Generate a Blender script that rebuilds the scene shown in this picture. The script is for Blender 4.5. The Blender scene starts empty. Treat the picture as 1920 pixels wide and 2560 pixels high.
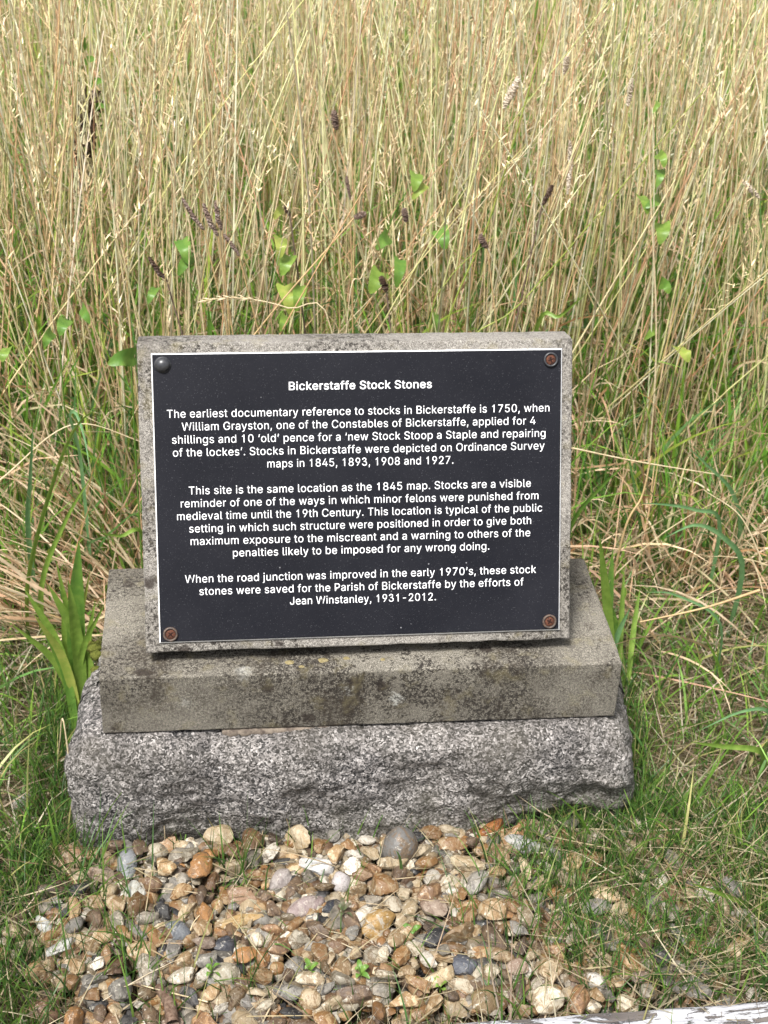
import bpy, bmesh, math, random
import numpy as np
from mathutils import Vector, Matrix, noise
from mathutils.geometry import tessellate_polygon

rng = np.random.default_rng(11)
random.seed(5)
S = bpy.context.scene
COL = S.collection
GZ = 0.226          # height of the plinth's top front edge above the ground

# ------------------------------------------------------------------ camera
F_PX = 3806.0
CAM = np.array([-0.142, -1.239, 0.995 + GZ])
def cam_axes(p, y, r):
    cp, sp, cy, sy = math.cos(p), math.sin(p), math.cos(y), math.sin(y)
    fwd = np.array([sy * cp, cy * cp, -sp]); right = np.array([cy, -sy, 0.0]); up = np.cross(right, fwd)
    cr, sr = math.cos(r), math.sin(r)
    return cr * right + sr * up, -sr * right + cr * up, fwd
RT, UP, FW = cam_axes(0.569, 0.1234, 0.0469)
cd = bpy.data.cameras.new('camera'); co = bpy.data.objects.new('camera', cd); COL.objects.link(co)
co.matrix_world = Matrix(((RT[0], UP[0], -FW[0], CAM[0]), (RT[1], UP[1], -FW[1], CAM[1]), (RT[2], UP[2], -FW[2], CAM[2]), (0, 0, 0, 1)))
cd.sensor_fit = 'VERTICAL'; cd.sensor_height = 24.0; cd.sensor_width = 24.0
cd.lens = F_PX / 2560 * 24.0
cd.clip_start = 0.05; cd.clip_end = 500
cd.dof.use_dof = True; cd.dof.focus_distance = 1.42; cd.dof.aperture_fstop = 11
S.camera = co

# ------------------------------------------------------------------ light
SUN_EL, SUN_AZ = math.radians(62), math.radians(216)      # azimuth clockwise from +Y: behind and left of the camera
w = bpy.data.worlds.new('World'); S.world = w; w.use_nodes = True
nt = w.node_tree; nt.nodes.clear()
sky = nt.nodes.new('ShaderNodeTexSky'); sky.sky_type = 'NISHITA'; sky.sun_disc = False
sky.sun_elevation = SUN_EL; sky.sun_rotation = SUN_AZ; sky.dust_density = 4.0; sky.air_density = 1.0
hs = nt.nodes.new('ShaderNodeHueSaturation'); hs.inputs['Saturation'].default_value = 0.4
bg = nt.nodes.new('ShaderNodeBackground'); bg.inputs['Strength'].default_value = 0.105
ow = nt.nodes.new('ShaderNodeOutputWorld')
nt.links.new(sky.outputs[0], hs.inputs['Color']); nt.links.new(hs.outputs[0], bg.inputs[0]); nt.links.new(bg.outputs[0], ow.inputs[0])
sd = bpy.data.lights.new('sun', 'SUN'); so = bpy.data.objects.new('sun', sd); COL.objects.link(so)
sd.energy = 3.5; sd.angle = math.radians(14); sd.color = (1.0, 0.98, 0.95)
dv = Vector((math.sin(SUN_AZ) * math.cos(SUN_EL), math.cos(SUN_AZ) * math.cos(SUN_EL), math.sin(SUN_EL)))
so.rotation_euler = dv.to_track_quat('Z', 'Y').to_euler(); so.location = (0, 0, 5)
S.view_settings.view_transform = 'Standard'; S.view_settings.look = 'None'
S.view_settings.exposure = 1.12; S.view_settings.gamma = 1; S.view_settings.use_curve_mapping = False

# ------------------------------------------------------------------ helpers
def ray(x, y):
    d = RT * ((x - 960) / F_PX) + UP * (-(y - 1280) / F_PX) + FW
    return d
def on_y(x, y, Y):
    d = ray(x, y); return CAM + d * (Y - CAM[1]) / d[1]
def on_z(x, y, Z=0.0):
    d = ray(x, y); return CAM + d * (Z - CAM[2]) / d[2]

def tag(o, label=None, cat=None, group=None, kind=None):
    if label: o['label'] = label
    if cat: o['category'] = cat
    if group: o['group'] = group
    if kind: o['kind'] = kind
    return o
def empty(name, loc=(0, 0, 0)):
    o = bpy.data.objects.new(name, None); COL.objects.link(o); o.location = loc; o.empty_display_size = 0.05
    return o
def link(name, me, mat=None, parent=None, loc=None):
    o = bpy.data.objects.new(name, me); COL.objects.link(o)
    if mat is not None and len(me.materials) == 0: me.materials.append(mat)
    if parent is not None:
        o.parent = parent
        o.matrix_parent_inverse = Matrix.Identity(4)
    if loc is not None: o.location = loc
    return o
def mesh_np(name, V, Fq, smooth=True, cols=None, nside=4):
    """V (n,3), Fq (m,k) faces all with k corners, optional per-vertex colours"""
    me = bpy.data.meshes.new(name)
    V = np.ascontiguousarray(V, dtype=np.float32); Fq = np.ascontiguousarray(Fq, dtype=np.int32)
    me.vertices.add(len(V)); me.vertices.foreach_set('co', V.ravel())
    k = Fq.shape[1]
    me.loops.add(Fq.size); me.loops.foreach_set('vertex_index', Fq.ravel())
    me.polygons.add(len(Fq)); me.polygons.foreach_set('loop_start', np.arange(0, Fq.size, k, dtype=np.int32))
    me.update(calc_edges=True)
    me.polygons.foreach_set('use_smooth', np.full(len(Fq), smooth, dtype=bool))
    if cols is not None:
        a = me.attributes.new('col', 'FLOAT_COLOR', 'POINT')
        c4 = np.ones((len(V), 4), dtype=np.float32); c4[:, :3] = cols
        a.data.foreach_set('color', c4.ravel())
    return me
def bm_mesh(name, bm, smooth=False):
    me = bpy.data.meshes.new(name); bm.normal_update(); bm.to_mesh(me); bm.free()
    if smooth: me.polygons.foreach_set('use_smooth', np.ones(len(me.polygons), dtype=bool))
    return me

# node material helper
class NM:
    def __init__(s, name):
        s.m = bpy.data.materials.new(name); s.m.use_nodes = True; s.t = s.m.node_tree
        s.b = s.t.nodes['Principled BSDF']; s.out = s.t.nodes['Material Output']
    def n(s, typ, **kw):
        nd = s.t.nodes.new('ShaderNode' + typ)
        for k, v in kw.items():
            if k in nd.inputs.keys(): nd.inputs[k].default_value = v
            else: setattr(nd, k, v)
        return nd
    def l(s, a, b): s.t.links.new(a, b)
    def coord(s, kind='Object'): return s.n('TexCoord').outputs[kind]
    def noise(s, scale, detail=3, rough=.55, vec=None, dist=0.0):
        nd = s.n('TexNoise', Scale=scale, Detail=detail, Roughness=rough, Distortion=dist)
        if vec is not None: s.l(vec, nd.inputs['Vector'])
        return nd.outputs['Fac']
    def voro(s, scale, vec=None, feat='F1', rnd=1.0):
        nd = s.n('TexVoronoi'); nd.feature = feat; nd.inputs['Scale'].default_value = scale
        nd.inputs['Randomness'].default_value = rnd
        if vec is not None: s.l(vec, nd.inputs['Vector'])
        return nd
    def ramp(s, fac, stops, interp='LINEAR'):
        r = s.n('ValToRGB'); r.color_ramp.interpolation = interp; e = r.color_ramp.elements
        while len(e) > 1: e.remove(e[0])
        for i, (p, c) in enumerate(stops):
            if not isinstance(c, (tuple, list)): c = (c, c, c)
            if i == 0: e[0].position = p; e[0].color = (*c, 1)
            else: q = e.new(p); q.color = (*c, 1)
        s.l(fac, r.inputs[0]); return r.outputs[0]
    def mix(s, fac, a, b, mode='MIX'):
        m = s.n('Mix'); m.data_type = 'RGBA'; m.blend_type = mode; m.clamp_factor = True
        for v, i in ((fac, 0), (a, 6), (b, 7)):
            if hasattr(v, 'is_linked'): s.l(v, m.inputs[i])
            elif i == 0: m.inputs[0].default_value = v
            else: m.inputs[i].default_value = (*v, 1)
        return m.outputs[2]
    def math(s, op, a, b=0.0):
        m = s.n('Math'); m.operation = op
        for i, v in enumerate((a, b)):
            if hasattr(v, 'is_linked'): s.l(v, m.inputs[i])
            else: m.inputs[i].default_value = v
        return m.outputs[0]
    def bump(s, h, strength=.5, dist=.001):
        b = s.n('Bump', Strength=strength, Distance=dist); s.l(h, b.inputs['Height']); s.l(b.outputs[0], s.b.inputs['Normal'])
    def setc(s, c):
        if hasattr(c, 'is_linked'): s.l(c, s.b.inputs['Base Color'])
        else: s.b.inputs['Base Color'].default_value = (*c, 1)
    def p(s, **kw):
        for k, v in kw.items(): s.b.inputs[k.replace('_', ' ')].default_value = v
        return s

# ------------------------------------------------------------------ materials
def mat_grass(name, transl=.35, rough=.55, spec=.3):
    M = NM(name); a = M.n('Attribute', attribute_name='col')
    nz = M.noise(60, 2, .5, M.coord())
    c = M.mix(M.ramp(nz, [(.35, 0), (.65, 1)]), a.outputs['Color'], M.mix(1.0, a.outputs['Color'], (.72, .70, .66), 'MULTIPLY'))
    M.setc(c); M.p(Roughness=rough, Specular_IOR_Level=spec)
    tr = M.n('BsdfTranslucent'); M.l(c, tr.inputs['Color'])
    mx = M.n('MixShader'); mx.inputs[0].default_value = transl
    M.l(M.b.outputs[0], mx.inputs[1]); M.l(tr.outputs[0], mx.inputs[2]); M.l(mx.outputs[0], M.out.inputs['Surface'])
    return M.m
G_STEM = mat_grass('straw', .26, .5, .35); G_LEAF = mat_grass('grass_leaf', .38, .45, .4)

def mat_concrete(name, base, dark, light, stain_lo, front=False):
    M = NM(name); co_ = M.coord()
    fine = M.noise(1500, 2, .6, co_); mid = M.noise(420, 3, .7, co_); big = M.noise(9, 5, .65, co_); med = M.noise(38, 4, .6, co_)
    c = M.ramp(fine, [(.36, dark), (.48, base), (.58, light)])
    c = M.mix(M.ramp(mid, [(.52, 0), (.66, .75)]), c, tuple(x * .45 for x in base))
    c = M.mix(M.ramp(mid, [(.30, .7), (.40, 0)]), c, tuple(min(1, x * 1.35) for x in light))
    # weathering stains
    c = M.mix(M.ramp(big, [(.46, 0), (.68, .62)]), c, M.mix(1.0, c, (.42, .40, .38), 'MULTIPLY'))
    # black lichen spots, broken up by fine noise
    v = M.voro(26, co_); wob = M.math('ADD', v.outputs['Distance'], M.math('MULTIPLY', M.math('SUBTRACT', M.noise(160, 3, .7, co_), .5), .55))
    sel = M.ramp(M.noise(11, 3, .6, co_), [(.46, 0), (.54, 1)])
    spot = M.math('MULTIPLY', M.ramp(wob, [(.13, 1), (.24, 0)]), sel)
    c = M.mix(M.math('MULTIPLY', spot, .85), c, (.025, .018, .014))
    # pale lichen
    v2 = M.voro(14, co_); wob2 = M.math('ADD', v2.outputs['Distance'], M.math('MULTIPLY', M.math('SUBTRACT', M.noise(220, 3, .7, co_), .5), .3))
    c = M.mix(M.math('MULTIPLY', M.ramp(wob2, [(.07, .55), (.13, 0)]), M.ramp(M.noise(5, 2, .5, co_), [(.5, 0), (.56, 1)])), c, (.50, .50, .46))
    # crust of black specks gathering in clusters
    spk = M.math('MULTIPLY', M.ramp(M.noise(230, 4, .8, co_), [(.50, 0), (.57, 1)]), M.ramp(M.noise(10, 4, .65, co_, .5), [(.45, 0), (.56, 1)]))
    if front:
        sx = M.n('SeparateXYZ'); M.l(co_, sx.inputs[0])
        span = M.ramp(M.math('ADD', M.math('MULTIPLY', sx.outputs[0], 1.8), .5), [(0, .1), (.2, .35), (.36, 1), (.8, 1), (.88, .25), (1, .05)])
        spk2 = M.math('MULTIPLY', M.ramp(M.noise(210, 4, .85, co_), [(.48, 0), (.51, 1)]), M.ramp(M.noise(26, 5, .75, co_, .8), [(.485, 0), (.53, 1)]))
        spk = M.math('MAXIMUM', spk, M.math('MULTIPLY', spk2, span))
    c = M.mix(M.math('MULTIPLY', spk, .9), c, (.016, .013, .011))
    if front:
        # algae / soot drip bands with patchy edge
        mp = M.n('Mapping'); M.l(co_, mp.inputs[0]); mp.inputs['Scale'].default_value = (11, 6, 9)
        band = M.ramp(M.math('ADD', M.noise(1, 4, .7, mp.outputs[0]), M.math('MULTIPLY', M.math('SUBTRACT', M.noise(300, 3, .8, co_), .5), .7)), [(.55, 0), (.66, .8)])
        c = M.mix(band, c, (.032, .025, .018))
    c = M.mix(M.math('MULTIPLY', M.ramp(med, [(.55, 0), (.7, .45)]), .7), c, (.22, .19, .10))
    M.setc(c); M.p(Roughness=.92, Specular_IOR_Level=.2)
    M.bump(M.math('ADD', M.math('MULTIPLY', fine, .5), M.math('ADD', M.math('MULTIPLY', mid, 1.0), M.math('MULTIPLY', med, .6))), .8, .0012)
    return M.m
M_TABLET = mat_concrete('tablet_concrete', (.182, .167, .146), (.050, .045, .040), (.355, .333, .298), .5)
M_PLINTH = mat_concrete('plinth_concrete', (.128, .116, .093), (.036, .031, .025), (.28, .258, .215), .5, True)

def mat_granite():
    M = NM('granite'); co_ = M.coord()
    wv = M.noise(130, 2, .6, co_)
    warp = M.n('VectorMath', operation='ADD'); M.l(co_, warp.inputs[0])
    nz = M.n('TexNoise', Scale=180.0, Detail=2.0); M.l(co_, nz.inputs['Vector'])
    sc = M.n('VectorMath', operation='SCALE'); sc.inputs['Scale'].default_value = .006; M.l(nz.outputs['Color'], sc.inputs[0]); M.l(sc.outputs[0], warp.inputs[1])
    v = M.voro(500, warp.outputs[0]); sep = M.n('SeparateColor'); M.l(v.outputs['Color'], sep.inputs[0])
    c = M.ramp(sep.outputs[0], [(0, (.014, .014, .014)), (.17, (.052, .050, .049)), (.34, (.13, .121, .115)), (.52, (.225, .208, .197)), (.72, (.335, .310, .295)), (.92, (.48, .45, .43))], 'CONSTANT')
    f = M.noise(900, 3, .7, co_)
    c = M.mix(M.ramp(f, [(.35, .7), (.5, 0)]), c, (.035, .032, .034))
    patch = M.noise(26, 5, .7, co_)
    c = M.mix(M.ramp(patch, [(.44, 0), (.60, .80)]), c, M.mix(1.0, c, (.42, .415, .42), 'MULTIPLY'))
    blot = M.noise(14, 4, .65, co_, 1.2)
    c = M.mix(M.ramp(blot, [(.66, 0), (.70, .85)]), c, (.02, .02, .022))
    big = M.noise(6, 3, .6, co_)
    c = M.mix(M.ramp(big, [(.4, 0), (.7, .35)]), c, (.17, .15, .11))
    # soil splash and algae creeping up from the ground, ragged edge
    sz = M.n('SeparateXYZ'); M.l(co_, sz.inputs[0])
    up = M.math('ADD', sz.outputs[2], M.math('MULTIPLY', M.math('SUBTRACT', M.noise(18, 5, .7, co_), .5), .16))
    c = M.mix(M.ramp(up, [(.0, .6), (.075, 0)]), c, (.055, .052, .030))
    M.setc(c); M.p(Roughness=.8, Specular_IOR_Level=.35)
    M.bump(M.math('ADD', M.noise(260, 4, .75, co_), M.math('MULTIPLY', M.noise(60, 4, .7, co_), 2.6)), 1.0, .0030)
    return M.m
M_GRANITE = mat_granite()

def mat_stone(name):
    M = NM(name); co_ = M.coord()
    a = M.n('Attribute', attribute_name='col'); b = M.n('Attribute', attribute_name='col2')
    f = M.ramp(M.noise(55, 5, .7, co_, 1.2), [(.48, 0), (.54, 1)])
    c = M.mix(f, a.outputs['Color'], b.outputs['Color'])
    sp = M.noise(420, 3, .7, co_)
    c = M.mix(M.ramp(sp, [(.56, 0), (.68, .6)]), c, M.mix(1.0, c, (.35, .28, .22), 'MULTIPLY'))
    c = M.mix(M.ramp(M.noise(130, 5, .75, co_, .8), [(.34, .75), (.41, 0)]), c, (.50, .46, .38))
    c = M.mix(M.ramp(M.noise(80, 5, .75, co_, .5), [(.60, 0), (.66, .6)]), c, (.045, .035, .03))
    M.setc(c); M.b.inputs['Specular IOR Level'].default_value = .42
    M.l(M.ramp(M.noise(30, 2, .5, co_), [(.35, .38), (.65, .75)]), M.b.inputs['Roughness'])
    M.bump(M.math('ADD', M.noise(110, 5, .7, co_), M.math('MULTIPLY', sp, .25)), .75, .0022)
    return M.m
M_STONE = mat_stone('flint')

def simple(name, c, rough=.6, spec=.4, metal=0, bump=None, var=None):
    M = NM(name); co_ = M.coord()
    if var: c = M.mix(M.ramp(M.noise(var[1], 4, .65, co_), [(.4, 0), (.62, 1)]), c, var[0])
    M.setc(c); M.p(Roughness=rough, Specular_IOR_Level=spec, Metallic=metal)
    if bump: M.bump(M.noise(bump[0], 4, .65, co_), bump[1], .001)
    return M.m
def mat_plaque():
    M = NM('plaque_laminate'); co_ = M.coord()
    c = M.mix(M.ramp(M.noise(10, 4, .6, co_), [(.35, 0), (.7, 1)]), (.0046, .0050, .0080), (.0088, .0092, .0128))
    dust = M.ramp(M.noise(900, 2, .6, co_), [(.655, 0), (.74, .6)])
    c = M.mix(dust, c, (.14, .14, .15))
    v = M.voro(70, co_); keep = M.ramp(v.outputs['Color'], [(.72, 0), (.75, 1)], 'CONSTANT')
    c = M.mix(M.math('MULTIPLY', M.ramp(v.outputs['Distance'], [(.03, .8), (.07, 0)]), keep), c, (.22, .22, .23))
    M.setc(c); M.l(M.ramp(M.noise(50, 4, .7, co_), [(.3, .5), (.7, .7)]), M.b.inputs['Roughness'])
    M.p(Specular_IOR_Level=.16); M.bump(M.noise(600, 3, .6, co_), .12, .0005)
    return M.m
M_PLAQUE = mat_plaque()
M_WHITE = simple('white_engraving', (.80, .80, .80), .55, .3, var=((.68, .68, .69), 120))
M_BLACKPL = simple('black_plastic', (.02, .021, .024), .35, .5, bump=(300, .1), var=((.04, .04, .042), 200))
M_CUP = simple('worn_screw_cup', (.045, .036, .032), .5, .4, bump=(500, .4), var=((.10, .065, .045), 300))
M_RUST = simple('rusty_screw', (.10, .035, .018), .8, .3, bump=(700, .8), var=((.035, .015, .010), 400))
M_HOLE = simple('screw_recess', (.02, .01, .008), .9, .1)
M_MOSS = simple('moss', (.055, .065, .012), .95, .1, bump=(900, 1.0), var=((.11, .115, .025), 500))
M_MORTAR = simple('mortar', (.17, .14, .11), .95, .15, bump=(400, .9), var=((.07, .055, .045), 90))
M_TWIG = simple('bark', (.075, .045, .030), .9, .2, bump=(400, .9), var=((.16, .11, .08), 250))

def mat_ground(name, a, b, c3):
    M = NM(name); co_ = M.coord()
    c = M.mix(M.ramp(M.noise(14, 5, .7, co_), [(.4, 0), (.6, 1)]), a, b)
    c = M.mix(M.ramp(M.noise(120, 4, .7, co_), [(.5, 0), (.66, .8)]), c, c3)
    M.setc(c); M.p(Roughness=.97, Specular_IOR_Level=.15)
    M.bump(M.noise(90, 6, .75, co_), 1.0, .006)
    return M.m
M_SOIL = mat_ground('soil_and_litter', (.07, .055, .032), (.11, .10, .045), (.24, .19, .11))
M_BED = mat_ground('gravel_soil', (.050, .036, .024), (.075, .055, .038), (.11, .085, .06))

def mat_timber():
    M = NM('flaking_white_paint'); co_ = M.coord()
    mp = M.n('Mapping'); M.l(co_, mp.inputs[0]); mp.inputs['Scale'].default_value = (7, 110, 110)
    g = M.noise(1, 5, .7, mp.outputs[0], .4)
    mp2 = M.n('Mapping'); M.l(co_, mp2.inputs[0]); mp2.inputs['Scale'].default_value = (16, 70, 70)
    fl = M.noise(1, 6, .75, mp2.outputs[0], .8)
    paint = M.mix(M.ramp(g, [(.35, 0), (.6, 1)]), (.22, .22, .235), (.40, .40, .41))
    wood = M.mix(M.ramp(g, [(.4, 0), (.6, 1)]), (.035, .030, .029), (.11, .095, .085))
    f = M.ramp(M.math('ADD', M.math('MULTIPLY', fl, .75), M.math('MULTIPLY', g, .35)), [(.575, 0), (.60, 1)])
    M.setc(M.mix(f, paint, wood)); M.p(Roughness=.8, Specular_IOR_Level=.3)
    M.bump(M.math('SUBTRACT', M.math('MULTIPLY', g, .6), M.math('MULTIPLY', f, .7)), 1.0, .0015)
    return M.m
M_TIMBER = mat_timber()

# ------------------------------------------------------------------ the ground
def sheet(name, x0, x1, y0, y1, nx, ny, zf, mat, kind='structure'):
    xs = np.linspace(x0, x1, nx + 1); ys = np.linspace(y0, y1, ny + 1)
    X, Y = np.meshgrid(xs, ys); Z = zf(X, Y)
    V = np.stack([X.ravel(), Y.ravel(), Z.ravel()], 1)
    i = np.arange(ny)[:, None] * (nx + 1) + np.arange(nx)[None, :]
    Fq = np.stack([i, i + 1, i + nx + 2, i + nx + 1], -1).reshape(-1, 4)
    return tag(link(name, mesh_np(name, V, Fq), mat), kind=kind)
def lump(X, Y):
    return (np.sin(X * 9.1 + 1.3 * np.sin(Y * 5.7)) * np.cos(Y * 7.9 + 1.1 * np.sin(X * 6.1)) * .5 + np.sin(X * 23 + Y * 17) * .2)
def gz_(X, Y):
    far = np.clip((np.hypot(X, Y) - .35) / .5, 0, 1)
    return .018 * lump(X, Y) * far + .0
sheet('ground', -150, 150, -60, 300, 2, 2, lambda X, Y: X * 0 - .03, M_SOIL)
sheet('meadow_ground', -4, 5, -1.6, 9, 90, 106, lambda X, Y: gz_(X, Y) - .004, M_SOIL)

# ------------------------------------------------------------------ the monument
mon = empty('plaque_monument', (0, 0, GZ))
tag(mon, 'low stone monument of leaning tablet and plinth with dark engraved plaque', 'monument')

def rough_box(name, lx, ly, lz, step, amp, mat, parent, xf, chips=(), bevel=.0022, seed=0):
    """a box with worn edges: lx/ly/lz are (min, max); xf maps local points into the parent space"""
    bm = bmesh.new()
    sx, sy, sz = (lx[1] - lx[0]), (ly[1] - ly[0]), (lz[1] - lz[0])
    bmesh.ops.create_cube(bm, size=1)
    for v in bm.verts:
        v.co = Vector((lx[0] + (v.co.x + .5) * sx, ly[0] + (v.co.y + .5) * sy, lz[0] + (v.co.z + .5) * sz))
    bmesh.ops.bevel(bm, geom=list(bm.edges), offset=bevel, segments=2, profile=.5, affect='EDGES')
    # slice into a fine grid
    for ax, (a, b) in enumerate((lx, ly, lz)):
        n = max(1, int((b - a) / step))
        for i in range(1, n):
            co_ = Vector((0, 0, 0)); co_[ax] = a + (b - a) * i / n; no = Vector((0, 0, 0)); no[ax] = 1
            bmesh.ops.bisect_plane(bm, geom=list(bm.verts) + list(bm.edges) + list(bm.faces), plane_co=co_, plane_no=no)
    bm.normal_update()
    for v in bm.verts:
        p = v.co * 30 + Vector((seed, 0, 0))
        d = noise.noise(p) * amp + noise.noise(v.co * 160) * amp * .5
        # edges wear more
        e = sorted([min(v.co.x - lx[0], lx[1] - v.co.x), min(v.co.y - ly[0], ly[1] - v.co.y), min(v.co.z - lz[0], lz[1] - v.co.z)])
        if e[1] < .006:
            wv = max(0, noise.noise(v.co * 55 + Vector((3, seed, 1))) - .05)
            d -= wv * .0022 * (1 - e[1] / .006)
        v.co += v.normal * d
    for v in bm.verts:
        if name == 'tablet' and v.co.z > lz[1] - .004: v.co.z += .0068 * min(1, max(0, v.co.y / .030))   # the cast top slopes up to the back
        v.co = xf @ v.co
    me = bm_mesh(name, bm, True); me.set_sharp_from_angle(angle=.30)
    return link(name, me, mat, parent)

I4 = Matrix.Identity(4)
PW, PD, PT = .549, .198, .074
pl = rough_box('plinth', (-PW / 2, PW / 2), (0, PD), (-PT, 0), .012, .0007, M_PLINTH, mon, I4, bevel=.002, seed=4)

# tablet frame: x right, y "out of the face" negative, z up the face; origin at the plaque's lower edge centre
LEAN, TY = .423, .008
Tf = Matrix.Translation((-.002, .026, .026)) @ Matrix.Rotation(TY, 4, 'Z') @ Matrix.Rotation(-LEAN, 4, 'X')
tb = rough_box('tablet', (-.2242, .2221), (0, .0365), (-.0108, .3068), .012, .0005, M_TABLET, mon, Tf, bevel=.0018, seed=9)
# plaque board with a thin white bevelled edge
def slab_box(name, x0, x1, y0, y1, z0, z1, mat, parent, bev=0.0):
    bm = bmesh.new(); bmesh.ops.create_cube(bm, size=1)
    for v in bm.verts: v.co = Vector((x0 if v.co.x < 0 else x1, y0 if v.co.y < 0 else y1, z0 if v.co.z < 0 else z1))
    if bev: bmesh.ops.bevel(bm, geom=list(bm.edges), offset=bev, segments=2, affect='EDGES')
    for v in bm.verts: v.co = Tf @ v.co
    return link(name, bm_mesh(name, bm), mat, parent)
plaque = slab_box('plaque', -.2085, .2085, -.0032, -.0002, .0015, .2955, M_PLAQUE, mon)
# white core showing as a line round the edge
bm = bmesh.new()
ox, iz0, iz1 = .21, 0.0, .297
outer = [(-ox, iz0), (ox, iz0), (ox, iz1), (-ox, iz1)]; tw = .0011
inner = [(-ox + tw, iz0 + tw), (ox - tw, iz0 + tw), (ox - tw, iz1 - tw), (-ox + tw, iz1 - tw)]
vo = [bm.verts.new(Tf @ Vector((x, -.0022, z))) for x, z in outer]; vi = [bm.verts.new(Tf @ Vector((x, -.0034, z))) for x, z in inner]
vb = [bm.verts.new(Tf @ Vector((x, -.0001, z))) for x, z in outer]
for i in range(4):
    j = (i + 1) % 4
    bm.faces.new((vo[i], vo[j], vi[j], vi[i])); bm.faces.new((vb[i], vb[j], vo[j], vo[i]))
link('white_edge', bm_mesh('white_edge', bm), M_WHITE, plaque)

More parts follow.
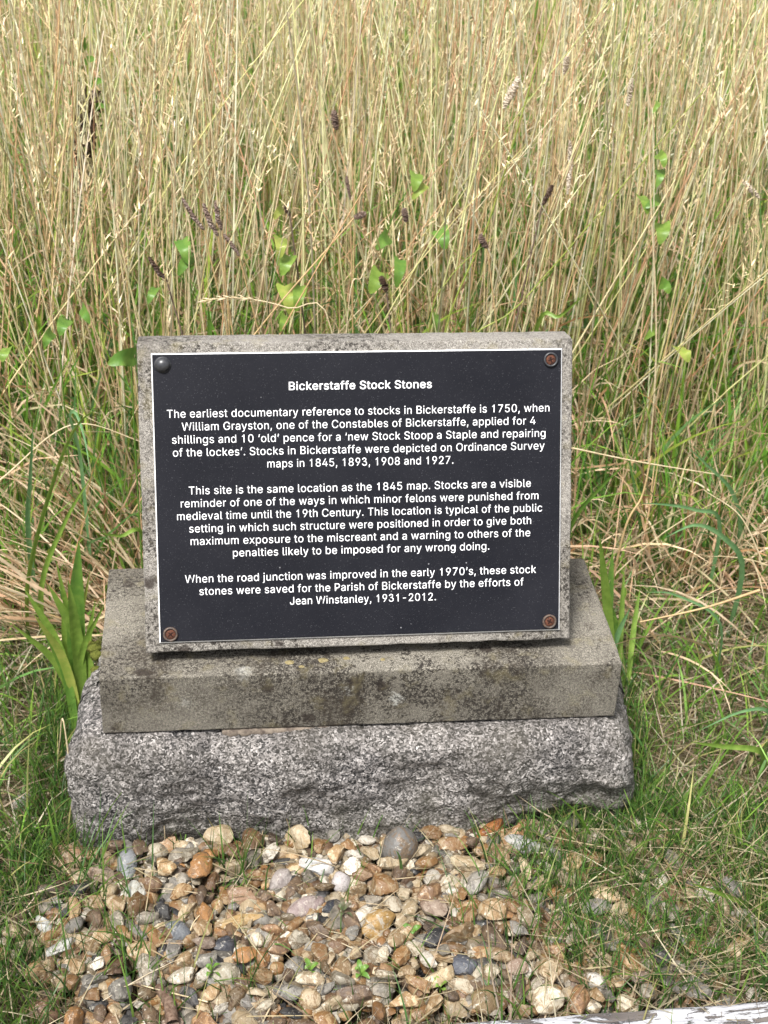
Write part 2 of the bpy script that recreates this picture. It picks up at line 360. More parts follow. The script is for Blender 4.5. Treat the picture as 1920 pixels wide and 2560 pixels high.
# engraved lettering (outlines of a plain grotesque, 1/1000 em)
GLY = {}
for rec in ' 187;|,187;38,-119 68,71 137,71 84,-119|-453;337,244 337,188 114,188 114,244|.187;95,-4 78,-1 63,9 53,24 50,41 53,59 63,73 78,83 95,87 113,83 128,73 138,59 141,41 138,24 128,9 113,-1|0453;227,-7 199,-5 174,1 151,11 130,24 111,41 95,62 80,86 69,113 60,144 53,178 49,214 48,254 49,294 53,330 60,364 69,395 81,422 95,447 112,467 130,484 151,498 174,508 200,514 227,516 254,514 279,508 302,498 323,484 342,467 358,447 372,422 384,395 393,364 400,330 404,294 405,254 404,214 400,178 393,144 384,113 373,86 359,62 342,41 323,24 302,11 279,1 254,-5;227,50 245,51 261,56 276,63 290,74 303,87 313,103 323,122 330,144 336,168 340,194 343,223 344,254 343,285 340,314 336,341 330,365 323,387 313,405 303,422 290,435 276,446 261,453 245,458 227,460 209,458 192,453 177,446 163,435 151,422 140,405 131,387 123,365 117,341 113,314 110,285 109,254 110,223 113,194 117,168 123,144 131,122 140,103 151,87 163,74 177,63 192,56 209,51|1453;212,0 212,408 190,390 160,372 110,350 110,402 150,424 185,452 215,480 232,511 276,511 276,0|2453;64,0 64,47 234,229 248,243 261,257 272,270 282,282 291,294 299,305 305,316 311,327 318,348 320,371 317,397 308,419 293,436 273,449 262,454 250,457 237,459 224,460 209,459 196,457 184,453 172,447 153,433 139,413 134,402 130,390 128,376 127,362 66,362 67,384 71,405 77,424 86,442 98,459 111,473 126,486 143,496 162,505 182,511 203,514 225,516 247,514 268,511 288,505 306,497 323,486 337,474 350,461 361,445 370,428 376,411 380,392 381,372 380,358 378,345 375,331 371,318 365,304 357,290 347,275 336,259 322,241 306,223 288,202 267,180 153,60 153,57 389,57 389,0|3453;218,-7 195,-6 173,-3 152,2 133,10 114,19 98,30 83,43 70,57 60,74 52,91 46,111 44,132 109,132 115,107 126,87 144,71 165,59 178,55 191,52 204,50 219,50 234,51 248,53 262,56 275,61 287,67 297,74 307,83 315,93 321,104 325,116 328,130 329,145 328,158 326,172 322,184 316,196 308,207 299,217 288,226 275,234 260,240 242,244 223,247 201,248 157,248 157,299 195,299 235,306 262,322 277,345 281,372 275,405 262,430 240,447 210,454 175,449 148,434 130,410 122,378 58,386 66,425 88,465 122,494 165,510 210,516 260,509 300,488 330,455 344,415 343,372 333,335 312,303 287,284 308,276 327,265 344,253 359,239 371,222 381,205 387,186 392,166 393,145 392,123 387,103 380,84 370,66 358,50 344,36 327,23 309,12 288,4 266,-2 243,-6|4453;40,105 40,158 247,509 311,509 109,166 109,163 413,163 413,105;282,0 282,121 282,146 282,318 343,318 343,0|5453;221,-7 199,-6 178,-2 159,3 140,11 123,21 108,32 94,45 83,60 73,76 66,93 62,111 60,130 122,130 127,108 138,89 154,73 173,60 196,52 221,50 236,51 250,53 264,58 276,64 288,72 298,82 307,92 314,104 320,117 324,131 327,146 328,162 327,178 324,193 320,208 314,221 306,233 297,244 286,254 275,262 262,269 248,273 233,276 218,277 205,276 192,275 180,272 167,268 145,258 128,246 67,253 96,509 366,509 366,452 151,452 134,301 136,301 155,315 178,325 190,329 203,331 216,333 229,334 247,333 263,330 279,326 294,321 308,314 321,306 334,296 345,285 355,273 364,260 372,246 379,231 384,215 388,199 390,181 391,163 390,139 385,117 379,95 369,76 357,57 343,41 327,27 309,15 289,6 268,-1 245,-5|7453;97,0 323,452 62,452 62,509 391,509 391,449 165,0|8453;226,-7 201,-6 178,-2 156,3 136,11 117,21 101,33 86,47 74,62 64,78 57,96 53,115 52,135 53,151 55,166 59,181 65,195 72,208 81,220 90,231 101,241 113,249 125,256 139,261 153,265 153,267 135,273 119,282 105,293 93,308 83,324 76,342 72,360 70,380 72,399 75,417 82,434 90,450 101,464 114,477 129,488 146,498 164,506 184,511 204,514 226,516 248,514 269,511 288,506 306,498 323,488 337,477 350,464 361,450 370,434 377,417 380,399 382,380 380,361 376,342 369,324 359,308 347,293 333,282 318,273 300,267 300,265 314,261 327,256 339,249 351,241 362,231 372,220 380,208 387,195 393,181 397,166 400,151 401,135 399,115 395,96 388,78 378,62 366,47 352,33 335,21 317,11 296,3 275,-2 251,-6;226,49 243,50 258,52 272,55 285,60 307,74 323,91 333,113 337,139 336,152 333,165 329,177 322,189 314,199 305,208 295,216 283,223 270,228 256,232 242,234 226,235 211,234 196,232 182,228 169,223 157,216 147,208 138,199 130,189 123,177 119,165 116,152 115,139 119,113 129,91 145,74 167,60 180,55 195,52 210,50;226,290 252,292 274,300 293,313 307,330 316,351 319,376 316,399 308,420 294,437 275,449 252,457 226,460 213,459 200,457 188,454 177,449 159,437 145,420 136,399 133,376 136,351 145,330 159,313 178,300 201,292|9453;226,516 249,514 271,510 291,503 310,494 328,482 343,468 356,452 368,434 377,414 384,393 388,371 389,347 388,328 385,309 380,290 373,270 363,248 350,224 334,197 315,168 200,0 130,0 301,248 307,248 299,234 287,221 273,210 257,202 238,196 218,195 195,196 175,199 155,206 137,214 121,225 106,237 94,252 83,269 74,287 68,307 65,329 64,352 65,375 69,397 75,417 85,436 96,454 110,469 125,483 143,494 162,504 182,510 203,514;226,460 212,459 199,457 186,452 174,446 163,438 154,429 145,419 138,407 133,395 129,381 126,367 125,352 126,336 129,322 133,308 138,295 145,284 154,274 163,265 174,257 186,251 199,247 212,244 226,243 240,244 254,247 267,251 279,257 289,265 299,273 307,284 314,295 320,308 324,321 327,335 327,350 327,366 324,381 320,394 314,407 307,419 299,429 290,438 279,446 267,452 254,457 241,459|B456;60,0 60,509 241,509 266,508 289,504 310,499 329,491 345,481 359,469 371,456 381,442 388,426 394,410 397,392 398,374 397,358 395,344 392,331 387,320 373,301 356,286 336,275 315,267 315,262 327,261 339,257 351,252 363,245 374,237 385,227 394,216 402,203 409,189 414,173 417,155 418,136 417,117 413,100 408,83 400,67 390,52 377,39 362,28 344,18 324,10 301,4 275,1 247,0;125,57 245,57 272,58 296,63 315,70 330,80 341,92 349,105 354,120 355,137 352,161 342,184 335,194 327,203 317,211 306,218 293,224 279,228 264,230 248,231 125,231;125,285 238,285 252,286 265,288 277,291 288,296 308,309 323,326 333,348 336,372 334,388 330,403 323,417 313,429 299,439 283,446 263,450 240,452 125,452|C510;267,-7 235,-5 205,1 177,11 150,25 126,42 104,63 86,88 70,115 57,146 48,179 42,215 40,254 42,293 48,329 57,362 70,393 86,421 104,445 126,466 150,484 177,498 205,508 235,514 267,516 286,515 305,513 323,509 340,504 357,498 373,490 388,481 402,471 415,460 427,447 438,433 448,418 456,402 463,385 469,367 473,348 408,348 401,373 389,395 375,413 357,428 337,440 315,449 292,454 267,456 245,454 223,450 203,443 184,432 166,419 150,403 137,385 125,364 116,340 109,314 105,285 103,254 105,223 109,194 116,168 125,145 137,123 151,105 166,89 184,76 203,66 223,59 245,54 267,53 292,55 315,60 337,69 357,81 375,96 389,114 401,136 408,160 473,160 469,142 463,124 457,107 448,91 438,76 428,62 416,49 402,38 388,28 373,19 357,11 341,5 323,0 305,-4 286,-6|G520;269,-7 236,-5 205,1 176,11 149,25 125,43 104,64 85,88 69,116 57,146 47,179 42,215 40,254 42,293 47,329 57,362 69,393 85,421 103,445 125,466 149,484 175,498 203,508 233,514 265,516 285,515 304,513 322,509 340,504 358,497 374,489 389,480 403,469 416,458 429,445 439,431 449,416 458,401 465,384 470,367 474,349 408,349 399,372 387,393 373,411 356,427 337,439 315,448 304,452 291,454 279,455 265,456 243,454 222,450 202,443 183,432 166,419 150,404 137,385 125,364 116,340 109,314 105,285 103,254 105,223 109,194 116,168 125,145 137,124 151,105 166,90 184,76 203,66 224,59 246,54 269,53 290,54 309,57 328,63 345,71 360,81 374,93 386,107 396,123 404,141 410,160 414,180 415,202 434,199 283,199 283,256 478,256 478,200 476,170 471,141 463,115 451,91 436,69 419,50 399,33 377,19 352,8 326,0 298,-5|J396;185,-7 153,-4 124,3 98,15 75,33 57,55 44,81 36,111 33,145 33,173 98,173 98,145 99,123 104,104 111,88 122,74 134,64 149,56 166,51 185,50 204,51 220,56 235,64 248,74 258,88 266,104 270,123 272,145 272,509 336,509 336,145 334,111 326,81 313,55 294,33 271,15 246,3 217,-4|O533;267,-7 235,-5 205,1 177,11 150,25 126,42 105,63 86,88 70,115 57,146 48,179 42,215 40,254 42,293 48,329 57,362 70,393 86,421 105,445 126,466 150,484 177,498 205,508 235,514 267,516 299,514 329,508 357,498 384,484 408,466 429,445 448,421 464,393 477,362 486,329 491,293 493,254 491,215 486,179 477,146 464,115 448,88 429,63 408,42 384,25 357,11 329,1 299,-5;267,53 289,54 310,59 330,66 349,76 367,89 383,105 396,123 408,144 418,168 425,194 429,223 430,254 429,286 425,314 418,341 408,365 396,386 383,404 367,420 349,433 330,443 310,450 289,454 267,456 245,454 223,450 203,443 184,433 167,420 151,404 137,385 125,364 116,340 109,314 105,285 103,254 105,223 109,194 116,168 125,144 137,123 151,105 167,89 184,76 203,66 223,59 245,54|P444;60,0 60,509 235,509 263,507 289,503 312,497 332,487 350,476 366,462 379,447 390,430 398,411 404,391 407,370 409,348 407,325 404,304 398,284 390,265 379,248 366,233 350,219 332,207 312,198 289,191 263,187 235,186 109,186 109,242 233,242 252,243 269,246 284,250 297,256 308,264 318,272 327,282 333,294 338,306 342,319 344,333 344,348 344,362 342,376 338,389 333,402 326,413 318,423 308,431 297,439 284,444 268,449 251,451 232,452 125,452 125,0|S446;224,-9 197,-8 172,-4 149,1 128,9 108,19 91,31 76,45 64,60 54,77 46,96 41,115 38,137 104,137 107,123 110,110 116,98 123,88 132,79 142,71 154,64 166,59 180,55 194,52 209,50 224,49 241,50 257,52 272,55 286,60 299,66 311,74 321,82 329,92 336,102 341,114 345,126 346,139 342,161 332,179 316,193 296,205 284,209 272,214 259,218 245,222 184,239 154,249 128,260 105,274 86,289 71,307 60,326 54,348 52,372 53,393 58,413 65,431 75,448 87,463 102,476 119,488 138,498 158,506 180,511 203,514 227,516 252,514 275,511 296,505 316,498 334,488 351,476 365,463 377,449 387,433 394,415 399,397 401,378 337,378 334,396 326,412 316,426 302,437 286,447 267,453 247,457 225,459 209,458 194,456 180,452 167,448 145,435 129,418 118,398 115,376 119,352 131,334 148,319 169,308 212,293 264,279 312,264 324,258 336,252 347,245 359,238 369,229 379,220 387,209 395,198 401,185 405,171 407,155 408,139 407,118 403,99 396,81 386,64 374,48 360,34 343,21 323,11 302,2 278,-4 252,-8|T448;32,452 32,509 417,509 417,452 257,452 257,0 193,0 193,452|W686;155,0 16,509 82,509 163,196 175,145 187,94 197,40 189,40 200,94 211,145 224,196 306,509 380,509 462,196 474,145 486,94 497,40 488,40 499,94 510,145 523,196 603,509 670,509 530,0 455,0 368,323 351,391 347,410 344,431 340,452 336,475 350,475 335,395 331,377 327,359 323,341 318,323 230,0|a389;160,-9 142,-8 126,-5 110,-1 94,5 80,12 68,22 57,32 48,45 40,58 35,73 31,90 30,108 31,123 34,138 38,150 43,161 58,179 78,193 89,199 100,203 112,207 125,211 178,220 234,227 252,230 265,235 273,243 276,255 276,257 273,279 267,297 256,311 240,322 220,329 196,331 171,329 149,322 132,313 118,301 107,288 100,274 41,291 48,308 57,322 67,335 79,346 91,355 104,364 118,370 133,375 148,379 163,382 179,384 194,384 215,383 239,379 251,376 263,372 275,367 286,360 296,353 306,343 315,333 322,320 329,306 333,290 336,272 337,251 337,0 277,0 277,52 272,52 264,38 252,25 236,12 215,1 203,-3 190,-6 176,-8;170,45 187,46 202,49 216,53 228,59 248,74 263,93 272,115 276,138 276,190 259,182 231,176 200,171 175,168 154,164 134,159 117,150 103,139 95,124 92,105 94,87 102,72 114,61 130,52 149,47|b424;229,-8 213,-7 198,-5 184,-1 172,4 153,17 138,31 118,59 112,59 112,0 53,0 53,509 114,509 114,319 118,319 137,346 152,360 171,373 183,378 197,381 212,384 229,384 252,383 274,378 294,371 313,361 330,347 345,332 359,313 370,293 379,270 385,245 389,218 390,189 389,160 385,133 379,108 370,84 359,64 346,45 330,29 313,16 294,5 274,-2 252,-7;220,47 237,48 253,51 267,57 279,66 291,76 301,88 309,101 316,117 321,133 325,151 327,170 328,189 327,209 325,227 321,245 316,261 309,276 301,290 291,301 280,311 267,319 253,325 237,329 220,330 203,329 188,325 174,320 161,312 150,302 140,291 132,278 125,263 120,247 116,229 113,210 113,189 113,169 116,150 120,132 125,115 132,100 140,86 150,75 162,65 174,57 188,51 204,48|c395;207,-8 182,-7 159,-2 137,6 117,16 98,30 82,46 68,64 56,85 46,108 40,133 36,159 34,187 36,216 40,243 46,268 56,291 68,312 82,330 98,346 117,360 137,371 159,378 182,383 207,384 221,384 234,383 247,380 260,377 284,368 305,356 324,341 340,322 347,312 353,301 358,289 362,277 303,262 298,276 290,289 270,311 257,319 242,325 226,329 207,330 189,329 173,325 158,319 145,310 134,300 124,287 115,274 108,258 103,242 99,224 97,206 96,187 97,169 99,151 103,134 108,117 115,102 124,89 134,76 145,66 158,57 173,51 189,48 207,46 226,48 243,52 258,58 271,66 282,76 292,89 299,102 304,117 363,102 359,90 354,78 348,67 341,56 325,37 306,21 296,15 285,9 273,4 261,-1 248,-4 235,-6 221,-8|d424;195,-8 172,-7 151,-2 130,5 111,16 94,29 79,45 66,64 55,84 46,108 39,133 35,160 34,189 35,218 39,245 46,270 55,293 66,313 79,332 95,347 112,361 131,371 151,378 173,383 196,384 213,384 228,381 241,378 253,373 272,360 287,346 306,319 311,319 311,509 372,509 372,0 313,0 313,59 307,59 287,31 272,17 252,4 241,-1 227,-5 212,-7;205,47 221,48 236,51 250,57 263,65 274,75 284,86 293,100 299,115 305,132 309,150 311,169 312,189 311,210 309,229 305,247 300,263 293,278 284,291 275,302 263,312 251,320 237,325 221,329 205,330 187,329 172,325 157,319 145,311 133,301 124,290 115,276 108,261 103,245 99,227 97,209 96,189 97,170 99,151 103,133 109,117 115,101 124,88 134,76 145,66 158,57 172,51 188,48|e404;212,-8 185,-7 161,-2 138,6 117,16 98,30 82,46 68,64 56,85 46,108 40,132 35,159 34,187 35,215 39,242 46,267 55,290 67,311 81,329 97,346 115,359 135,370 157,378 180,383 205,384 221,384 236,382 251,379 266,374 280,368 294,361 307,351 319,341 331,329 341,315 350,299 357,282 363,263 368,242 370,219 371,194 371,169 96,169 97,157 100,139 104,122 110,106 118,92 128,80 139,70 151,61 165,55 179,50 195,47 212,46 234,48 254,53 271,61 285,73 297,88 306,105 365,91 360,77 353,63 345,51 335,39 324,29 311,19 298,11 283,4 266,-1 249,-5 231,-7;309,221 307,237 303,254 298,269 291,282 283,294 273,305 263,314 250,321 237,326 222,329 205,330 189,329 173,326 159,321 146,313 135,304 125,294 116,282 109,270 103,256 99,241 97,226 97,221|f253;228,379 228,327 6,327 6,379;81,0 81,432 82,447 84,461 89,474 96,486 104,496 113,505 124,513 135,519 148,524 161,527 174,529 187,530 222,527 243,521 227,468 215,472 195,474 171,470 154,460 145,443 142,419 142,0|g425;207,-151 187,-150 168,-148 150,-144 134,-140 119,-134 105,-127 93,-119 82,-110 73,-101 64,-91 57,-80 51,-69 101,-41 122,-66 136,-78 154,-88 165,-92 178,-95 192,-97 207,-97 229,-96 249,-92 267,-85 282,-75 295,-62 304,-47 310,-28 311,-6 311,68 306,68 287,41 272,28 252,16 241,11 227,8 212,5 195,5 173,6 152,10 132,17 113,27 95,39 80,53 67,71 55,90 46,112 39,136 35,163 34,191 35,220 39,246 46,271 55,293 66,314 80,332 95,347 112,361 131,371 152,378 173,383 196,384 213,384 228,382 242,378 253,373 273,360 288,346 308,319 313,319 313,379 372,379 372,-9 371,-32 367,-54 360,-73 350,-90 338,-104 324,-117 308,-127 291,-136 271,-142 251,-147 229,-150;205,59 222,60 237,63 251,68 264,75 275,84 285,95 293,107 300,121 305,137 309,154 312,172 312,193 312,212 309,231 305,248 300,264 293,278 285,291 275,303 264,312 251,320 237,325 222,329 205,330 188,329 172,325 158,320 145,312 134,302 124,290 115,277 109,262 103,246 99,229 97,212 96,193 97,173 99,155 103,138 109,123 116,108 124,96 134,85 145,76 158,68 172,63 188,60|h410;114,227 114,0 53,0 53,509 114,509 114,287 102,287 112,312 124,332 137,349 152,362 169,372 187,379 207,383 227,384 246,383 264,380 280,376 295,369 309,360 321,349 332,336 341,321 348,304 353,285 356,264 357,240 357,0 296,0 296,235 295,256 290,275 283,291 273,304 260,315 246,323 229,328 210,329 197,328 184,326 172,322 161,317 141,303 126,283 121,271 117,257 114,243|i166;53,0 53,379 114,379 114,0;84,443 67,446 54,455 44,468 41,483 44,499 54,512 67,521 84,524 100,521 114,512 123,499 126,483 123,468 114,455 100,446|j166;53,379 114,379 114,-30 113,-47 111,-63 107,-77 102,-90 95,-102 86,-113 76,-122 65,-129 52,-135 37,-139 21,-142 4,-143 -10,-143 -10,-87 2,-87 25,-83 40,-72 50,-54 53,-29;83,443 67,446 53,455 44,468 41,483 44,499 53,512 67,521 83,524 100,521 114,512 123,499 126,483 123,468 114,455 100,446|k380;110,137 110,212 121,212 284,379 360,379 184,199 177,199;53,0 53,509 114,509 114,0;294,0 148,186 191,229 372,0|l189;139,-2 119,-1 101,3 86,10 74,20 65,33 58,47 54,65 53,84 53,509 114,509 114,99 115,77 120,62 130,54 146,52 160,53 170,54 181,3 162,-1|m609;53,0 53,379 112,379 112,295 108,295 112,310 118,323 125,335 132,346 151,363 172,376 195,384 219,386 239,385 257,380 273,372 287,361 299,347 309,331 316,314 321,295 312,295 317,308 322,321 329,332 337,343 347,353 357,361 368,369 381,375 394,380 407,383 422,385 437,386 453,385 468,383 483,378 497,372 510,364 522,354 532,342 541,328 548,313 553,296 556,276 557,255 557,0 496,0 496,254 494,273 490,289 483,302 473,313 460,321 447,326 433,329 419,330 395,328 374,320 358,307 345,290 338,270 335,247 335,0 274,0 274,260 273,275 269,288 262,301 253,311 242,320 229,326 215,329 199,330 178,328 158,320 140,307 126,289 121,278 117,266 114,253 114,238 114,0|n409;114,227 114,0 53,0 53,379 112,379 112,287 102,287 112,312 124,332 137,349 152,362 169,372 187,379 207,383 227,384 246,383 264,380 280,376 295,369 309,360 321,349 332,336 341,321 348,304 353,285 356,264 357,240 357,0 296,0 296,235 295,256 290,275 283,291 273,304 260,315 246,323 229,328 210,329 197,328 184,326 172,322 161,317 141,303 126,283 121,271 117,257 114,243|o415;207,-8 182,-7 159,-2 137,6 117,16 98,30 82,46 68,64 56,85 46,108 40,133 36,159 34,187 36,216 40,243 46,268 56,291 68,312 82,330 98,346 117,360 137,371 159,378 182,383 207,384 233,383 256,378 278,371 299,360 317,346 333,330 347,312 359,291 369,268 376,243 380,216 381,187 380,159 376,133 369,108 359,85 347,64 333,46 317,30 299,16 278,6 256,-2 233,-7;207,46 226,48 242,51 257,57 270,66 282,76 292,89 300,102 307,117 312,134 316,151 318,169 319,187 318,206 316,224 312,242 307,258 300,274 292,287 282,300 270,310 257,319 242,325 226,329 207,330 189,329 173,325 158,319 145,310 134,300 124,287 115,274 108,258 103,242 99,224 97,206 96,187 97,169 99,151 103,134 108,117 115,102 124,89 134,76 145,66 158,57 173,51 189,48|p424;53,-143 53,379 112,379 112,319 118,319 137,346 152,360 171,373 183,378 197,381 212,384 229,384 252,383 274,378 294,371 313,361 330,347 345,332 359,313 370,293 379,270 385,245 389,218 390,189 389,160 385,133 379,108 370,84 359,64 346,45 330,29 313,16 294,5 274,-2 252,-7 229,-8 213,-7 198,-5 184,-1 173,4 153,17 138,31 118,59 114,59 114,-143;220,47 237,48 253,51 267,57 279,66 291,76 301,88 309,101 316,117 321,133 325,151 327,170 328,189 327,209 325,227 321,245 316,261 309,276 301,290 291,301 280,311 267,319 253,325 237,329 220,330 203,329 188,325 174,320 161,312 150,302 140,291 132,278 125,263 120,247 116,229 113,210 113,189 113,169 116,150 120,132 125,115 132,100 140,86 150,75 162,65 174,57 188,51 204,48|r259;53,0 53,379 112,379 112,321 115,321 122,335 130,347 140,358 152,367 166,375 181,380 196,384 213,385 229,384 243,384 243,322 230,324 207,326 182,323 159,315 140,301 126,284 117,262 114,237 114,0|s365;182,-8 163,-7 145,-5 128,-2 112,3 98,10 84,18 72,27 62,38 53,50 45,63 40,78 36,94 94,107 99,92 105,79 114,69 124,60 136,54 150,49 165,46 181,45 200,46 217,50 232,55 244,62 262,81 268,103 265,121 254,136 237,147 212,155 149,170 125,177 104,186 87,196 72,208 61,222 53,237 48,255 47,274 48,290 51,305 57,319 65,332 75,343 87,354 100,363 115,370 131,377 149,381 167,384 187,384 206,384 223,381 239,378 254,372 267,366 279,358 290,349 299,339 307,328 314,316 319,303 324,290 268,277 258,298 243,316 232,323 219,328 205,331 187,333 171,332 156,329 143,324 131,317 114,299 109,277 112,258 124,243 133,237 144,232 157,227 172,223 229,209 254,202 275,194 292,183 306,171 317,158 325,142 330,125 331,107 330,90 326,75 321,61 312,47 302,35 290,24 276,15 260,6 242,0 223,-5 203,-7|t227;204,379 204,327 6,327 6,379;65,471 126,471 126,98 128,76 136,61 150,53 170,50 185,51 202,54 213,2 192,-3 168,-4 145,-3 125,2 107,10 92,21 80,35 72,52 67,71 65,93|u410;182,-5 164,-4 146,-1 130,4 115,11 101,20 89,31 78,44 69,59 62,76 57,95 54,116 53,139 53,379 114,379 114,144 115,123 119,105 127,89 137,75 150,64 164,56 181,52 200,50 213,51 226,53 238,57 249,62 268,77 283,97 289,109 293,122 295,137 296,153 296,379 357,379 357,0 298,0 298,92 307,92 297,67 286,47 272,30 257,17 240,7 222,0 203,-4|v389;163,0 17,379 84,379 165,155 171,138 177,121 182,104 187,87 206,21 184,21 203,87 207,104 213,121 218,138 224,155 305,379 371,379 226,0|w567;138,0 23,379 87,379 133,214 154,137 159,115 165,91 170,67 175,41 165,41 170,66 175,90 180,113 186,135 206,214 252,379 316,379 362,214 382,136 387,114 392,91 397,67 402,41 391,41 397,66 402,90 408,113 413,135 434,214 480,379 545,379 429,0 368,0 319,172 305,225 291,280 277,338 291,338 277,280 263,225 248,172 199,0|x378;13,0 156,193 18,382 88,382 189,238 290,382 358,382 222,195 366,0 296,0 189,148 83,0|y389;47,-139 61,-86 71,-87 88,-90 104,-89 118,-84 130,-74 141,-58 151,-36 163,-1 17,379 84,379 165,155 171,138 177,121 182,104 187,87 206,21 184,21 202,87 207,104 212,121 218,138 224,155 305,379 371,379 204,-58 198,-72 191,-85 184,-97 177,-107 159,-124 139,-136 117,-143 91,-145 65,-143|‘177;52,318 104,509 151,509 121,318|’177;52,318 82,509 151,509 98,318'.split('|'):
    ch, rest = rec[0], rec[1:]; parts = rest.split(';')
    GLY[ch] = (int(parts[0]), [[tuple(int(q) for q in pt.split(',')) for pt in poly.split()] for poly in parts[1:] if poly])
def embolden(p, k):
    """moves an outline outwards by k units (holes shrink because they run the other way round)"""
    q = []
    for a in p:
        if not q or math.hypot(a[0] - q[-1][0], a[1] - q[-1][1]) > 2.5: q.append(a)
    if len(q) > 3 and math.hypot(q[0][0] - q[-1][0], q[0][1] - q[-1][1]) < 2.5: q.pop()
    out, n = [], len(q)
    for i in range(n):
        a, b, c = q[i - 1], q[i], q[(i + 1) % n]
        d1 = ((b[0] - a[0]), (b[1] - a[1])); d2 = ((c[0] - b[0]), (c[1] - b[1]))
        l1, l2 = math.hypot(*d1), math.hypot(*d2); n1 = (-d1[1] / l1, d1[0] / l1); n2 = (-d2[1] / l2, d2[0] / l2)
        mx, my = n1[0] + n2[0], n1[1] + n2[1]; mm = mx * mx + my * my
        f = min(2 / max(mm, .3), 2.2)
        out.append((b[0] + OUTW * k * mx * f, b[1] + OUTW * k * my * f))
    return out
def area(p): return sum(p[i - 1][0] * p[i][1] - p[i][0] * p[i - 1][1] for i in range(len(p)))
OUTW = 1
def text_mesh(name, text, left, right, base_v, em, bold=0.0):
    polys, x = [], 0.0
    for ch in text:
        wd, ps = GLY[ch]
        k = 0
        for p in ps:
            solid = area(p) * OUTW < 0
            polys.append(([(x + a, b) for a, b in p], 0 if not solid else k)); k += solid
        x += wd + (18 if bold else 0)
    xs = [a for p, k in polys for a, b in p]; x0, x1 = min(xs), max(xs)
    sx = (right - left) / (x1 - x0)
    V, Fc = [], []
    for layer in range(3):       # strokes that cross inside one letter lie a hair above each other
        pp = [p for p, k in polys if k == layer]
        if not pp: continue
        cu = bpy.data.curves.new(name, 'CURVE'); cu.dimensions = '2D'; cu.fill_mode = 'BOTH'
        for p in pp:
            p = embolden(p, bold / em)
            sp = cu.splines.new('POLY'); sp.points.add(len(p) - 1); sp.use_cyclic_u = True
            for i, (a, b) in enumerate(p): sp.points[i].co = (a / 100, b / 100, 0, 1)
        ob = bpy.data.objects.new(name, cu); COL.objects.link(ob)
        bpy.context.view_layer.update()
        tm = bpy.data.meshes.new_from_object(ob.evaluated_get(bpy.context.evaluated_depsgraph_get()))
        bpy.data.objects.remove(ob); bpy.data.curves.remove(cu)
        o0 = len(V)
        V += [tuple(Tf @ Vector((left + (v.co.x * 100 - x0) * sx - .21, -.0036 - .00004 * layer, .297 - base_v + v.co.y * 100 * em))) for v in tm.vertices]
        Fc += [[o0 + q for q in f.vertices] for f in tm.polygons]
        bpy.data.meshes.remove(tm)
    me = bpy.data.meshes.new(name); me.from_pydata(V, [], Fc); me.update()
    me.name = name
    return me
LINES = [
 ("Bickerstaffe Stock Stones", 137.6, 283.7, 35.3),
 ("The earliest documentary reference to stocks in Bickerstaffe is 1750, when", 14.2, 406.9, 61.6),
 ("William Grayston, one of the Constables of Bickerstaffe, applied for 4", 28.7, 392.3, 74.7),
 ("shillings and 10 ‘old’ pence for a ‘new Stock Stoop a Staple and repairing", 18.6, 402.9, 87.8),
 ("of the lockes’. Stocks in Bickerstaffe were depicted on Ordinance Survey", 19.1, 402.1, 100.9),
 ("maps in 1845, 1893, 1908 and 1927.", 114.2, 306.2, 114.0),
 ("This site is the same location as the 1845 map. Stocks are a visible", 34.0, 387.9, 140.0),
 ("reminder of one of the ways in which minor felons were punished from", 25.6, 396.0, 153.1),
 ("medieval time until the 19th Century. This location is typical of the public", 21.5, 400.1, 166.1),
 ("setting in which such structure were positioned in order to give both", 33.4, 388.4, 179.2),
 ("maximum exposure to the miscreant and a warning to others of the", 34.5, 387.6, 192.2),
 ("penalties likely to be imposed for any wrong doing.", 77.3, 344.1, 205.3),
 ("When the road junction was improved in the early 1970’s, these stock", 27.8, 394.1, 231.4),
 ("stones were saved for the Parish of Bickerstaffe by the efforts of", 42.1, 380.8, 244.5),
 ("Jean Winstanley, 1931-2012.", 134.9, 287.6, 257.5)]
for i, (t, l, r, v) in enumerate(LINES):
    me = text_mesh('text_line', t, l / 1000, r / 1000, (v + 3.1) / 1000, 8.25 / 516 / 1000, .00014 if i == 0 else -.00003)
    link('text_line', me, M_WHITE, plaque)

